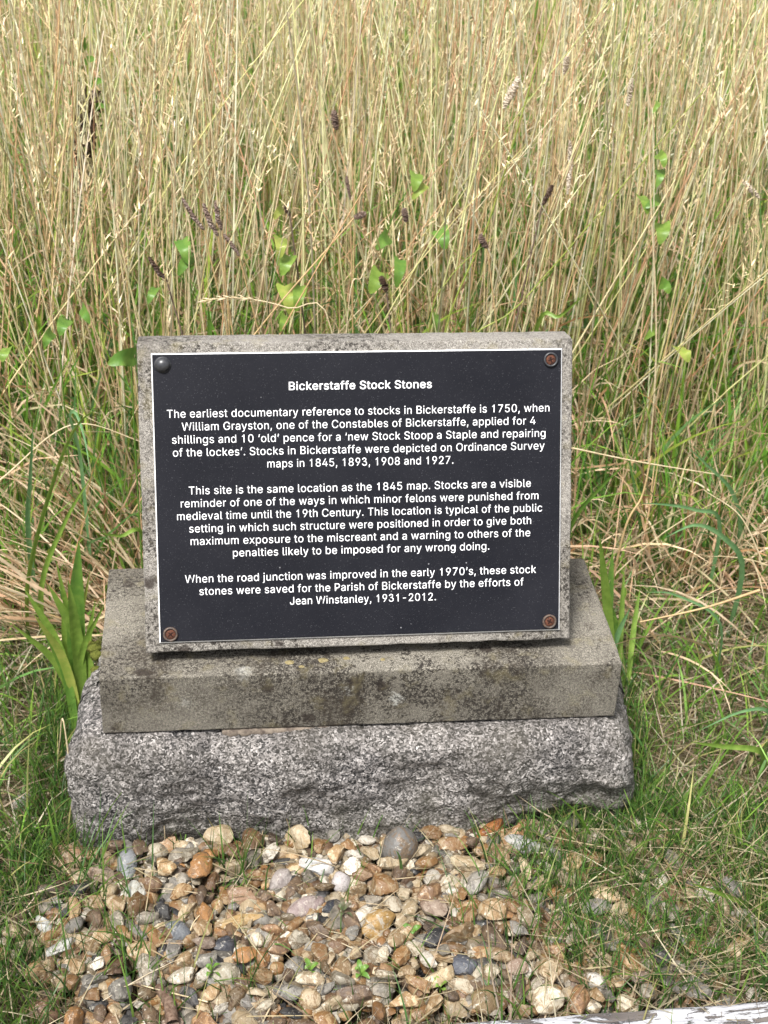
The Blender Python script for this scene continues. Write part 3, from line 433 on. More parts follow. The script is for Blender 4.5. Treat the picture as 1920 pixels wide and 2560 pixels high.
# screws: a cup washer with a rusty cross-head inside; one still has its black domed cap
def lathe(prof, n=24):
    bm = bmesh.new(); rings = []
    for r, h in prof:
        rings.append([bm.verts.new((r * math.cos(2 * math.pi * k / n), -h, r * math.sin(2 * math.pi * k / n))) for k in range(n)] if r > 1e-6 else [bm.verts.new((0, -h, 0))])
    for a, b in zip(rings, rings[1:]):
        for k in range(n):
            if len(b) == 1: bm.faces.new((a[k], a[(k + 1) % n], b[0]))
            elif len(a) == 1: bm.faces.new((a[0], b[(k + 1) % n], b[k]))
            else: bm.faces.new((a[k], a[(k + 1) % n], b[(k + 1) % n], b[k]))
    return bm
def put(bm, x, z, y=-.0033):
    bmesh.ops.recalc_face_normals(bm, faces=bm.faces)
    T = Tf @ Matrix.Translation((x, y, z))
    for v in bm.verts: v.co = T @ v.co
    return bm
for k, (x, v) in enumerate(((.0113, .0112), (.4077, .0111), (.0114, .2876), (.4087, .2871))):
    X, Z = x - .21, .297 - v
    if k == 0:
        bm = put(lathe([(.0076, 0), (.0077, .0008), (.0072, .0022), (.0058, .0042), (.0036, .0056), (.0015, .0061), (0, .0062)], 28), X, Z)
        o = link('screw_cap', bm_mesh('screw_cap', bm, True), M_BLACKPL, mon); o['label'] = 'black domed screw cap still closed at top left'
        rim = put(lathe([(.0084, 0), (.0084, .0007), (.0076, .0011)], 28), X, Z)
        link('cap_rim', bm_mesh('cap_rim', rim, True), M_BLACKPL, o)
    else:
        bm = put(lathe([(.0074, 0), (.0077, .0010), (.0074, .0024), (.0065, .0029), (.0056, .0024), (.0054, .0006)], 28), X, Z)
        o = link('screw', bm_mesh('screw', bm, True), M_BLACKPL if k == 1 else M_CUP, mon)
        hd = put(lathe([(.0054, .0007), (.0047, .0014), (.0025, .0018), (0, .0018)], 20), X, Z)
        link('rusty_head', bm_mesh('rusty_head', hd, True), M_RUST, o)
        bm = bmesh.new()
        a0 = .35 * k
        for a in (a0, a0 + math.pi / 2):
            c, s = math.cos(a), math.sin(a); L, W2 = .0030, .0006
            bm.faces.new([bm.verts.new(Vector((c * L * p - s * W2 * q, -.00195 - (.00003 if a > a0 else 0), s * L * p + c * W2 * q))) for p, q in ((-1, -1), (1, -1), (1, 1), (-1, 1))])
        link('cross_slot', bm_mesh('cross_slot', put(bm, X, Z)), M_HOLE, o)

# small lichen crusts in relief on the plinth's ledge
def crust(cx, cy, r, name, mat, parent, zz=0.0, hgt=.0016):
    bm = bmesh.new(); n = 18; c = bm.verts.new((cx, cy, zz + hgt))
    o_, i_ = [], []
    for k in range(n):
        a = 2 * math.pi * k / n; rr = r * (1 + .35 * noise.noise(Vector((cx * 90 + math.cos(a) * 1.3, cy * 90 + math.sin(a) * 1.3, 2))))
        o_.append(bm.verts.new((cx + rr * 1.5 * math.cos(a), cy + rr * math.sin(a), zz - .0004))); i_.append(bm.verts.new((cx + rr * .9 * math.cos(a), cy + rr * .6 * math.sin(a), zz + hgt * .8)))
    for k in range(n):
        j = (k + 1) % n; bm.faces.new((o_[k], o_[j], i_[j], i_[k])); bm.faces.new((i_[k], i_[j], c))
    return link(name, bm_mesh(name, bm, True), mat, parent)
M_LICH = simple('yellow_lichen', (.16, .13, .06), .95, .1, bump=(900, 1.0), var=((.24, .20, .11), 500))
for x, y, r in ((-.078, .018, .0035), (-.043, .020, .0040), (-.066, .010, .0022), (-.018, .022, .0026), (.02, .018, .002)):
    crust(x, y, r, 'lichen', M_LICH, mon)

# ------------------------------------------------------------------ granite boulder under the plinth
def boulder():
    nx, ny, nz = 170, 60, 64
    x0, x1, y0, y1, z0, z1 = -.306, .297, -.046, .235, -.075, GZ - PT - .002
    cx, cy, cz = (x0 + x1) / 2, (y0 + y1) / 2, (z0 + z1) / 2; hx, hy, hz = (x1 - x0) / 2, (y1 - y0) / 2, (z1 - z0) / 2
    bm = bmesh.new(); bmesh.ops.create_cube(bm, size=2)
    for ax, n in ((0, nx), (1, ny), (2, nz)):
        for i in range(1, n):
            c = Vector((0, 0, 0)); c[ax] = -1 + 2 * i / n; no = Vector((0, 0, 0)); no[ax] = 1
            bmesh.ops.bisect_plane(bm, geom=list(bm.verts) + list(bm.edges) + list(bm.faces), plane_co=c, plane_no=no)
    P = 7.0
    for v in bm.verts:
        q = Vector((v.co.x, v.co.y, v.co.z)); s_ = np.array([abs(q.x * hx), abs(q.y * hy), abs(q.z * hz)])
        # rounded box: pull points inside a corner radius
        R_ = .026; p = np.array([q.x * hx, q.y * hy, q.z * hz]); lim = np.array([hx, hy, hz]) - R_
        c_ = np.clip(p, -lim, lim); d = p - c_; L = np.linalg.norm(d)
        if L > 1e-9: p = c_ + d / L * R_
        n_ = d / L if L > 1e-9 else np.array([0, 0, 1.])
        w3 = Vector((p[0] + cx, p[1] + cy, p[2] + cz))
        a = noise.fractal(w3 * 7 + Vector((3.1, 7.7, 1.2)), 1.0, 2.0, 5) * .015
        rid = noise.fractal(Vector((w3.x * 16, w3.y * 30, w3.z * 42)) + Vector((9, 2, 5)), .9, 2.1, 5) * .0042
        fn = noise.noise(w3 * 190) * .0011 + noise.noise(w3 * 90) * .0020
        disp = a + rid + fn
        w3 += Vector(n_) * disp
        X, Y, Z = w3
        fz = (Z) / (GZ - PT)
        if Y < .08:      # front face: slopes out toward the base, undercut at the right
            w3.y += .016 * max(0, fz) ** 1.5
            if X > .12: w3.y += .032 * min(1, (X - .12) / .12) * max(0, 1 - fz * 1.6) ** .7
            if -.23 < X < -.10: w3.y += .012 * max(0, 1 - fz * 2.2)
        # left shoulder falls away
        if X < -.25: w3.z -= max(0, (-.27 - X)) * .10 * max(0, fz)
        if X > .25: w3.z -= max(0, (X - .25)) * .25 * max(0, fz)
        if X < -.25 and Y > .12: w3.x += (Y - .12) * .35
        # flat bed under the plinth
        if abs(w3.x) < PW / 2 + .012 and w3.y > -.006: w3.z = min(w3.z, GZ - PT - .0015)
        v.co = w3
    return bm_mesh('granite_boulder', bm, True)
bd = link('granite_boulder', boulder(), M_GRANITE)
tag(bd, 'rough speckled grey granite block lying in the grass under the plinth', 'boulder')
def blob(name, cx, cy, cz, rx, ry, rz, mat, parent, amp=.25, sub=3, seed=0):
    bm = bmesh.new(); bmesh.ops.create_icosphere(bm, subdivisions=sub, radius=1)
    for v in bm.verts:
        k = 1 + amp * noise.fractal(v.co * 2.2 + Vector((seed, 1, 2)), 1, 2, 4)
        v.co = Vector((cx + v.co.x * rx * k, cy + v.co.y * ry * k, cz + v.co.z * rz * k))
    return link(name, bm_mesh(name, bm, True), mat, parent)
for i, (px, py, r) in enumerate(((236, 1616, .008), (242, 1634, .0075), (226, 1604, .005), (244, 1604, .005), (240, 1670, .006))):
    q = on_z(px, py, .142); blob('moss_cushion', q[0], q[1], .139, r, r * .8, r * .75, M_MOSS, bd, .35, 3, i * 3.3)
# broken mortar squeezed out below the plinth
bm = bmesh.new(); n = 60; prev = None
for i in range(n + 1):
    x = -.150 + .125 * i / n; k = abs(noise.noise(Vector((x * 60, 0, 0)))) + .35 + .4 * noise.noise(Vector((x * 300, 1, 0)))
    t = math.sin(math.pi * i / n) ** .3
    ring = [(x, .012, .1515), (x, .004 - .006 * k * t, .1510), (x, .001 - .008 * k * t, .1475 - .002 * k), (x, .003 - .006 * k * t, .1435 - .004 * k * t), (x, .016, .141)]
    cur = [bm.verts.new(p) for p in ring]
    if prev:
        for a in range(4): bm.faces.new((prev[a], prev[a + 1], cur[a + 1], cur[a]))
    prev = cur
link('mortar', bm_mesh('mortar', bm, True), M_MORTAR, bd)

# ------------------------------------------------------------------ gravel
bed = sheet('gravel_bed', -.60, .62, -.62, .02, 60, 32, lambda X, Y: X * 0 + .002, M_BED)
def edge_gravel(x, y):   # how much gravel lies at a point (0..1)
    a = np.clip((x + .365 + .03 * np.sin(y * 31)) / .08, 0, 1)
    b = np.clip((.43 + .03 * np.sin(y * 27) - x) / .22, 0, 1)
    c = np.clip((.01 - y) / .03, 0, 1)
    return a * b * c * (y > -.283 + .0235 * (x - .09) - .03 * (x < -.05))
_ico = {}
def ico(sub):
    if sub not in _ico:
        bm = bmesh.new(); bmesh.ops.create_icosphere(bm, subdivisions=sub, radius=1)
        V = np.array([v.co[:] for v in bm.verts]); Fc = np.array([[v.index for v in f.verts] for f in bm.faces]); bm.free(); _ico[sub] = (V / np.linalg.norm(V, axis=1)[:, None], Fc)
    return _ico[sub]
def stone_shape(sub, ang):
    """unit stone: directions cut by random planes; ang 0 = rounded pebble, 1 = angular flint"""
    D, Fc = ico(sub)
    npl = int(6 + rng.integers(0, 6)); N = rng.normal(size=(npl, 3)); N /= np.linalg.norm(N, axis=1)[:, None]
    h = rng.uniform(.38, .9, npl)
    dots = np.maximum(D @ N.T, 1e-3); r = np.minimum(1.15, (h / dots))
    soft = 60 if ang > .5 else 10
    k = (r ** -soft).sum(1) + 1.0; rr = k ** (-1 / soft)
    r = ang * rr + (1 - ang) * (1.0 * .7 + .3 * rr)
    W = rng.normal(size=(4, 3)) * 2.2; ph = rng.uniform(0, 6.28, 4)
    for i in range(4): r = r + .035 * np.sin(D @ W[i] + ph[i])
    W = rng.normal(size=(5, 3)) * 7; ph = rng.uniform(0, 6.28, 5)
    for i in range(5): r = r + .011 * ang * np.sin(D @ W[i] + ph[i])
    V = D * r[:, None]; return V / np.abs(V).max(0) * .96, Fc
PAL = [ # (colour, second colour, weight)
 ((.30, .165, .065), (.46, .34, .20), 20), ((.36, .245, .13), (.60, .50, .35), 15), ((.20, .115, .060), (.34, .22, .12), 12),
 ((.48, .385, .25), (.62, .545, .41), 15), ((.66, .62, .52), (.36, .29, .20), 11), ((.24, .225, .195), (.40, .37, .32), 12),
 ((.33, .325, .31), (.20, .195, .19), 6), ((.40, .21, .08), (.26, .15, .07), 4), ((.78, .76, .71), (.46, .42, .35), 6),
 ((.15, .105, .075), (.25, .18, .12), 7), ((.045, .047, .056), (.12, .12, .125), 4), ((.27, .20, .16), (.38, .31, .26), 2)]
PW_ = np.array([p[2] for p in PAL], float); PW_ /= PW_.sum()
def rot_z(a): c, s = math.cos(a), math.sin(a); return np.array([[c, -s, 0], [s, c, 0], [0, 0, 1]])
def rot_x(a): c, s = math.cos(a), math.sin(a); return np.array([[1, 0, 0], [0, c, -s], [0, s, c]])
def add_cols(me, c1, c2):
    n = len(me.vertices)
    for nm, c in (('col', c1), ('col2', c2)):
        a = me.attributes.new(nm, 'FLOAT_COLOR', 'POINT'); c4 = np.ones((n, 4), np.float32); c4[:, :3] = c; a.data.foreach_set('color', c4.ravel())
# height field of what already lies there
HX0, HY0, HC = -.62, -.64, .003
HM = np.zeros((230, 440)); 
def drop(x, y, rx, ry, rz, yaw, embed=.45):
    """finds the resting height of a stone with half axes rx, ry, rz and adds it to the height field"""
    c, s = math.cos(yaw), math.sin(yaw); R_ = max(rx, ry)
    i0, i1 = int((y - R_ - HY0) / HC), int((y + R_ - HY0) / HC) + 1; j0, j1 = int((x - R_ - HX0) / HC), int((x + R_ - HX0) / HC) + 1
    i0, j0 = max(i0, 0), max(j0, 0); i1, j1 = min(i1, HM.shape[0]), min(j1, HM.shape[1])
    yy = HY0 + (np.arange(i0, i1)[:, None] + .5) * HC - y; xx = HX0 + (np.arange(j0, j1)[None, :] + .5) * HC - x
    u = (xx * c + yy * s) / rx; v = (-xx * s + yy * c) / ry; q = 1 - u * u - v * v; m = q > 0
    if not m.any(): return .01
    H = HM[i0:i1, j0:j1]; hh = np.sqrt(np.maximum(q, 0)) * rz
    zc = np.quantile((H + hh * .85)[m], .62) - embed * rz * .3
    H[m] = np.maximum(H, zc + hh * .9)[m]
    return zc
def stone_verts(sub, ang, x, y, z, rx, ry, rz, yaw, tilt=0.0):
    V, Fc = stone_shape(sub, ang)
    A = rot_z(yaw) @ rot_x(tilt)
    return (V * np.array([rx, ry, rz])) @ A.T, Fc

# distinctive stones (things): px, py, half length, half width, half height, yaw, tilt, angularity, palette colours, name, label
SPECIAL = [
 (988, 2098, .0235, .021, .030, .3, .25, .05, (.215, .205, .19), (.24, .17, .11), 'pebble', 'large smooth grey pebble stained brown, standing upright against the granite block'),
 (425, 2112, .023, .015, .012, -.5, .5, 1, (.47, .27, .13), (.56, .40, .25), 'flint', 'orange tan angular flint near the left end of the granite block'),
 (548, 2120, .019, .015, .014, .1, .1, .8, (.40, .30, .17), (.54, .45, .29), 'flint', 'knobbly tan flint tucked under the middle left of the granite block'),
 (318, 2190, .012, .019, .010, .1, .3, .1, (.31, .32, .33), (.36, .37, .37), 'pebble', 'smooth oval blue grey pebble at the left, standing on end'),
 (334, 2256, .015, .012, .010, .4, .2, .9, (.62, .61, .54), (.50, .46, .36), 'flint', 'crumbly cream white stone just below the oval blue grey pebble'),
 (786, 2196, .022, .013, .010, -.35, .35, 1, (.74, .73, .71), (.66, .62, .57), 'flint', 'brightest white angular flint in the middle of the gravel'),
 (702, 2226, .020, .011, .010, .85, .15, .3, (.42, .36, .33), (.52, .46, .42), 'pebble', 'pitted pinkish grey long pebble left of the white flint'),
 (851, 2232, .012, .014, .009, .2, .5, .2, (.58, .53, .51), (.50, .46, .44), 'pebble', 'pale pink round pebble right of the white flint'),
 (768, 2292, .025, .012, .011, .45, .1, .35, (.34, .26, .24), (.45, .38, .33), 'pebble', 'long mottled pink brown pebble beside the dark blue one'),
 (604, 2270, .021, .015, .010, -.7, .5, 1, (.33, .20, .12), (.38, .25, .16), 'flint', 'flat brown wedge shaped flint in the upper middle of the gravel'),
 (941, 2338, .022, .016, .013, .25, .2, .6, (.44, .27, .09), (.56, .50, .40), 'flint', 'large ochre flint with a pale worn crown'),
 (598, 2334, .027, .010, .009, .2, .2, .9, (.46, .30, .12), (.50, .36, .18), 'flint', 'long mustard coloured flint lying crosswise in mid gravel'),
 (826, 2294, .013, .009, .009, .5, .2, .6, (.035, .038, .048), (.07, .075, .085), 'flint', 'glossy dark blue black flint beside the seedling'),
 (564, 2393, .013, .010, .010, -.2, .2, .6, (.05, .052, .062), (.09, .09, .10), 'flint', 'dark slate coloured flint in the lower middle gravel'),
 (444, 2358, .015, .012, .010, -.3, .1, .15, (.17, .18, .195), (.24, .25, .26), 'pebble', 'rounded dark blue grey pebble left of the mustard flint'),
 (560, 2466, .016, .014, .012, .1, .1, .0, (.38, .33, .235), (.48, .44, .35), 'pebble', 'smooth round buff pebble nearest the bottom of the photo'),
 (1165, 2443, .019, .015, .013, .5, .3, .7, (.10, .105, .125), (.15, .155, .17), 'flint', 'large dark blue grey flint above the white timber edge'),
 (1305, 2140, .024, .011, .009, -.55, .2, .3, (.42, .42, .41), (.52, .50, .46), 'pebble', 'long pale grey pebble half hidden in grass at the right'),
 (1226, 2104, .025, .010, .008, .75, .4, .9, (.42, .17, .055), (.20, .075, .03), 'flint', 'long rust red flint leaning by the right half of the granite block'),
 (1290, 2108, .020, .014, .009, .2, .4, 1, (.42, .22, .10), (.50, .31, .14), 'flint', 'rust orange split flint under the right half of the granite block'),
 (110, 2490 + 38, .023, .018, .012, .2, .3, .8, (.22, .12, .07), (.28, .17, .10), 'flint', 'broad dark brown flint in the bottom left corner of the gravel'),
 (160, 2158, .028, .017, .012, -.2, .3, .9, (.42, .25, .14), (.58, .44, .29), 'flint', 'broad tan flint at the upper left end of the gravel'),
 (165, 2398, .022, .009, .007, .45, .3, .9, (.64, .63, .58), (.50, .47, .42), 'flint', 'thin whitish sliver of stone at the lower left'),
 (1700, 2048, .020, .014, .011, -.3, .2, .6, (.46, .49, .46), (.55, .57, .53), 'flint', 'pale grey stone lying alone in the grass at the right'),
 (1553, 2103, .016, .010, .008, -.6, .2, .8, (.58, .55, .46), (.46, .42, .30), 'flint', 'cream wedge shaped stone in the grass right of the granite block'),
 (58, 1995, .014, .012, .010, .4, .2, .6, (.50, .49, .44), (.40, .38, .33), 'flint', 'small whitish stone in the grass at the far left'),
 (112, 2335, .008, .015, .008, .5, .2, .8, (.70, .70, .66), (.60, .58, .52), 'flint', 'small bright white chip at the left edge of the gravel'),
 (1215, 2530, .019, .016, .012, .5, .2, .4, (.20, .13, .06), (.27, .19, .09), 'pebble', 'olive brown stone close to the white timber edge under the clover'),
 (1490, 2480, .012, .013, .008, .5, .5, .7, (.60, .55, .49), (.50, .45, .38), 'flint', 'flat pinkish cream stone standing just above the white timber edge'),
]
SPC = [(on_z(s[0], s[1], .018), s) for s in SPECIAL]
def clear(x, y, r):
    return all(math.hypot(x - q[0], y - q[1]) > (r + max(s[2], s[3]) * .75) for q, s in SPC)
# 1. the many small and buried ones: one object
FV, FF, FC1, FC2, off = [], [], [], [], 0
def pick():
    p = PAL[rng.choice(len(PAL), p=PW_)]; j = rng.uniform(.82, 1.18)
    a, b = (np.array(p[0]), np.array(p[1])) if rng.random() < .8 else (np.array(p[1]), np.array(p[0]))
    j2 = .8 + .5 * (rng.random() ** 2.2); s_ = np.array([.46, .43, .385]) * j2 * (.55 if rng.random() < .16 else 1); return np.clip(a * j * s_, 0, .9), np.clip(b * j * rng.uniform(.85, 1.1) * s_, 0, .9)
cnt = 0
while cnt < 3300:
    x, y = rng.uniform(-.46, .60), rng.uniform(-.48, .0)
    if rng.random() > edge_gravel(x, y): 
        if rng.random() > .12 or y < -.283 + .0235 * (x - .09) - .03 * (x < -.05): continue
    if y > -.035 and abs(x) < .3: continue
    r = rng.uniform(.005, .0105) if cnt > 900 else rng.uniform(.008, .014)
    rx, ry, rz = r * rng.uniform(1, 1.5), r * rng.uniform(.8, 1.1), r * rng.uniform(.6, .9); yaw = rng.uniform(0, 3.14)
    z = drop(x, y, rx, ry, rz, yaw, .9)
    if z > .03: z = .03
    V, Fc = stone_verts(2, rng.choice([.95, .8, .25], p=[.7, .2, .1]), x, y, z, rx, ry, rz, yaw, rng.normal() * .4)
    FV.append(V + np.array([x, y, z])); FF.append(Fc + off); off += len(V)
    a, b = pick(); FC1.append(np.tile(a, (len(V), 1))); FC2.append(np.tile(b, (len(V), 1))); cnt += 1
me = mesh_np('small_stones', np.concatenate(FV), np.concatenate(FF)); add_cols(me, np.concatenate(FC1), np.concatenate(FC2)); me.set_sharp_from_angle(angle=.6)
o = link('small_stones', me, M_STONE, bed); o['kind'] = 'stuff'
# 2. the 300 that show largest: parts of the gravel bed
cnt = tries = 0; spots = []
while cnt < 300 and tries < 60000:
    tries += 1
    x, y = rng.uniform(-.42, .56), rng.uniform(-.315, -.045)
    big = rng.random() < .35
    r = rng.uniform(.0115, .0165) if big else rng.uniform(.0082, .012)
    if rng.random() > edge_gravel(x, y) or not clear(x, y, r): continue
    if any((x - a) ** 2 + (y - b) ** 2 < ((r + c) * .86) ** 2 for a, b, c in spots): 
        continue
    spots.append((x, y, r)); cnt += 1
    rx, ry, rz = r * rng.uniform(1.1, 1.7), r * rng.uniform(.8, 1.1), r * rng.uniform(.5, .85); yaw = rng.uniform(0, 3.14)
    z = drop(x, y, rx, ry, rz, yaw, .2); z = min(z, .038)
    V, Fc = stone_verts(3, rng.choice([1, .85, .2], p=[.75, .17, .08]), x, y, z, rx, ry, rz, yaw, rng.normal() * .6)
    me = mesh_np('stone', V, Fc); a, b = pick(); add_cols(me, a * 1.08, b * 1.1); me.set_sharp_from_angle(angle=.42)
    link('stone', me, M_STONE, bed, (x, y, z))
# 3. the ones that stand out: things
for q, s in SPC:
    px, py, rx, ry, rz, yaw, tilt, ang, c1, c2, nm, lb = s
    x, y = q[0], q[1]
    if nm == 'pebble' and rz > .025: y = -.070; z = .040
    elif x > .33 or (y > .0): z = .010
    else: z = min(max(drop(x, y, rx, ry, rz, yaw, .25), .016), .034)
    V, Fc = stone_verts(3 if rx < .02 else 4, ang, x, y, z, rx, ry, rz, yaw, tilt)
    me = mesh_np(nm, V, Fc); add_cols(me, np.array(c1) * .52, np.array(c2) * .52)
    if ang > .5: me.set_sharp_from_angle(angle=.42)
    o = link(nm, me, M_STONE, None, (x, y, z)); tag(o, lb, 'stone')

# timber edging board along the bottom right
A, B = on_z(1060, 2560, .050), on_z(1920, 2497, .050)
ang = math.atan2(B[1] - A[1], B[0] - A[0])
bm = bmesh.new(); NX, L0, L1, WD, HT = 220, -.45, .75, .105, .06
prof = [(0, -HT), (0, -.004), (-.004, 0)] + [(-.004 - (WD - .008) * k / 30, 0) for k in range(1, 31)] + [(-WD, -.004), (-WD, -HT)]
prev = None
for i in range(NX + 1):
    x = L0 + (L1 - L0) * i / NX; cur = []
    for k, (py_, pz_) in enumerate(prof):
        g = noise.noise(Vector((x * 6, py_ * 260, 0))); crack = max(0, noise.noise(Vector((x * 3 + 5, py_ * 120, 4))) - .28)
        z_ = pz_ + (.0008 * g - .007 * crack if 1 < k < len(prof) - 2 else 0); y_ = py_ + (.0022 * noise.noise(Vector((x * 14, 3, k * .2))) if k < 4 else 0)
        cur.append(bm.verts.new((x, y_, z_)))
    if prev:
        for k in range(len(prof) - 1): bm.faces.new((prev[k], cur[k], cur[k + 1], prev[k + 1]))
    prev = cur
bmesh.ops.recalc_face_normals(bm, faces=bm.faces)
tim = link('timber_edging', bm_mesh('timber_edging', bm, True), M_TIMBER, None, (A[0], A[1], .050)); tim.rotation_euler.z = ang
tag(tim, 'weathered timber edging with flaking white paint in front of the gravel', 'board')

# ------------------------------------------------------------------ grass
def blades(P, h, az, lean, droop, wd, c0, c1, seg=5, tube=False, twist=None, pw=1.6, flatbase=False, wob=.0):
    """vectorised blades; returns V, F, C"""
    n = len(P); t = np.linspace(0, 1, seg + 1)[None, :]
    th = lean[:, None] + droop[:, None] * t ** pw
    ph = az[:, None] + wob * np.sin(t * 5 + az[:, None] * 7) * 1.0
    d = np.stack([np.sin(th) * np.cos(ph), np.sin(th) * np.sin(ph), np.cos(th)], -1)
    dm = (d[:, 1:] + d[:, :-1]) / 2 * (h[:, None, None] / seg)
    pts = np.concatenate([np.zeros((n, 1, 3)), np.cumsum(dm, 1)], 1) + P[:, None, :]
    pts[..., 2] = np.maximum(pts[..., 2], .004 + .012 * ((az[:, None] * 37) % 1))
    s = np.stack([-np.sin(ph), np.cos(ph), np.zeros_like(ph)], -1)
    u = np.cross(d, s)
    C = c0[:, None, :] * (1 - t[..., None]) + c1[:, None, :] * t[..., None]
    if tube:
        wv = wd[:, None] * (1 - .55 * t)
        V = []
        for k in range(3):
            a = 2 * math.pi * k / 3
            V.append(pts + (s * math.cos(a) + u * math.sin(a)) * wv[..., None] * .5)
        V = np.stack(V, 2); K = 3
        C = np.repeat(C[:, :, None, :], 3, 2)
        idx = np.arange(n)[:, None, None] * (seg + 1) * 3 + np.arange(seg)[None, :, None] * 3
        k = np.arange(3)[None, None, :]; k2 = (k + 1) % 3
        Fq = np.stack([idx + k, idx + k2, idx + 3 + k2, idx + 3 + k], -1).reshape(-1, 4)
        return V.reshape(-1, 3), Fq, C.reshape(-1, 3)
    tw = (np.zeros(n) if twist is None else twist)[:, None] * (1 + .6 * t)
    side = s * np.cos(tw)[..., None] + u * np.sin(tw)[..., None]
    prof = np.clip((1 - t ** 2.2) * (.55 + .45 * np.minimum(t * 4, 1)), .04, 1)
    wv = wd[:, None] * prof
    V = np.stack([pts - side * wv[..., None] * .5, pts + side * wv[..., None] * .5], 2)
    C = np.repeat(C[:, :, None, :], 2, 2)
    idx = np.arange(n)[:, None] * (seg + 1) * 2 + np.arange(seg)[None, :] * 2
    Fq = np.stack([idx, idx + 1, idx + 3, idx + 2], -1).reshape(-1, 4)
    return V.reshape(-1, 3), Fq, C.reshape(-1, 3)
def join(parts):
    V, Fq, C, off = [], [], [], 0
    for v, f, c in parts:
        V.append(v); Fq.append(f + off); C.append(c); off += len(v)
    return np.concatenate(V), np.concatenate(Fq), np.concatenate(C)
def U(a, b, n): return rng.uniform(a, b, n)
def pickc(pal, wts, n, jit=.18):
    pal = np.array(pal); w_ = np.array(wts, float); k = rng.choice(len(pal), n, p=w_ / w_.sum())
    return np.clip(pal[k] * U(1 - jit, 1 + jit, n)[:, None] * (1 + rng.normal(size=(n, 3)) * .03), 0, .95)
STRAW = [(.94, .82, .47), (.92, .72, .45), (.94, .87, .63), (.74, .46, .27), (.88, .84, .38)]
TAN = [(.68, .46, .29), (.80, .62, .42), (.40, .24, .12), (.72, .60, .40)]
GREEN = [(.14, .32, .045), (.24, .45, .07), (.07, .17, .035), (.36, .47, .09), (.11, .22, .07)]
FINE = [(.085, .18, .035), (.14, .25, .045), (.055, .125, .032), (.32, .31, .12)]

def field_pts(n, y0=.40, y1=6.4, grow=.36):
    """random points over the meadow, width following distance, denser near"""
    out = []
    while sum(len(o_) for o_ in out) < n:
        m = n * 2
        y = y0 + (y1 - y0) * rng.random(m) ** 1.35
        d = y + 1.24
        x = (.125 * d - .14) + (rng.random(m) * 2 - 1) * (d * grow + .12)
        f = y0 + .05 * np.sin(x * 7) + .05 * np.sin(x * 19 + 1)
        ok = y > f
        out.append(np.stack([x[ok], y[ok], gz_(x[ok], y[ok])], 1))
    return np.concatenate(out)[:n]
def ramp_h(P): # the sward rises behind the monument
    return np.clip((P[:, 1] - .36) / .45, .22, 1)
def camera_gap(P): return P

# tall straw stalks
def tall(n, name, y0=.58, y1=2.3, h0=.58, h1=1.05):
    m_ = n // 7; C_ = field_pts(m_, y0, y1); k_ = rng.integers(0, m_, n)
    P = C_[k_] + np.stack([rng.normal(0, .028, n), rng.normal(0, .028, n), np.zeros(n)], 1); P[:, 1] = np.maximum(P[:, 1], y0 - .04)
    hh = U(h0, h1, n) * (.45 + .55 * ramp_h(P)); az = U(0, 6.283, m_)[k_] + rng.normal(0, 1.1, n)
    lean = np.abs(rng.normal(0, .10, n)) + U(0, .16, m_)[k_] * (rng.random(n) < .7); 
    k = rng.random(n) < .22; lean[k] += U(.08, .55, k.sum())
    dr = rng.normal(.06, .10, n); wd = U(.0019, .0038, n)
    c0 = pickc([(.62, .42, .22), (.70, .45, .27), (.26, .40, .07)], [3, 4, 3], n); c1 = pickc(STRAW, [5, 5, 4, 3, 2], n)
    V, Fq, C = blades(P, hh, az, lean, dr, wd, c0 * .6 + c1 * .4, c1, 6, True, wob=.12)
    return P, hh, az, lean, dr, (V, Fq, C), c1
P, hh, az, lean, dr, body, c1 = tall(1750, 'stalk')
# seed heads: spikelets along the last part of each stalk
def heads(P, hh, az, lean, dr, c1, m=18, frac=.18, sp=1.0):
    n = len(P); parts = []
    seg = 6
    for k in range(m):
        t = 1 - frac * (k + rng.random(n)) / m
        ts = np.linspace(0, 1, 13)[None, :] * t[:, None]
        th = lean[:, None] + dr[:, None] * ts ** 1.6
        L = hh * t / 12
        d = np.stack([np.sin(th) * np.cos(az)[:, None], np.sin(th) * np.sin(az)[:, None], np.cos(th)], -1)
        q = P + ((d[:, 1:] + d[:, :-1]) / 2).sum(1) * L[:, None]
        parts.append(blades(q, U(.006, .018, n) * sp, U(0, 6.28, n), lean + U(.1, .8, n), U(-.1, .5, n), U(.0016, .0034, n), c1 * .95, np.clip(c1 * 1.1, 0, .93), 2))
    return parts
nf = 620; Pf = field_pts(nf, .56, 1.9); cf = pickc([(.93, .87, .52), (.93, .80, .50), (.94, .90, .66), (.90, .90, .45)], [4, 2, 3, 2], nf, .1)
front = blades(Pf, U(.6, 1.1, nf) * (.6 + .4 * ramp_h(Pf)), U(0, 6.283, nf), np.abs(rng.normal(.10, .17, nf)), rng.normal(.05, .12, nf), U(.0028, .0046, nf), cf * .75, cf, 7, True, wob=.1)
hp = rng.random(len(P)) < .62
tp = [body, front] + heads(P[hp], hh[hp], az[hp], lean[hp], dr[hp], pickc([(.74, .62, .38), (.62, .46, .28), (.80, .70, .48)], [3, 2, 2], hp.sum()))
P, hh, az, lean, dr, body, c1 = tall(2250, 'stalk', .95, 6.4, .26, .60)
hp = rng.random(len(P)) < .7
tp += [body] + heads(P[hp], hh[hp], az[hp], lean[hp], dr[hp], pickc([(.82, .70, .42), (.74, .56, .36), (.88, .80, .56), (.62, .42, .26)], [3, 2, 3, 1], hp.sum()), 14, .30, 1.1)
V, Fq, C = join(tp)
o = link('tall_grass', mesh_np('tall_grass', V, Fq, True, C), G_STEM)
tag(o, 'tall straw coloured grass stalks filling the meadow behind the tablet', 'tall grass', kind='stuff')

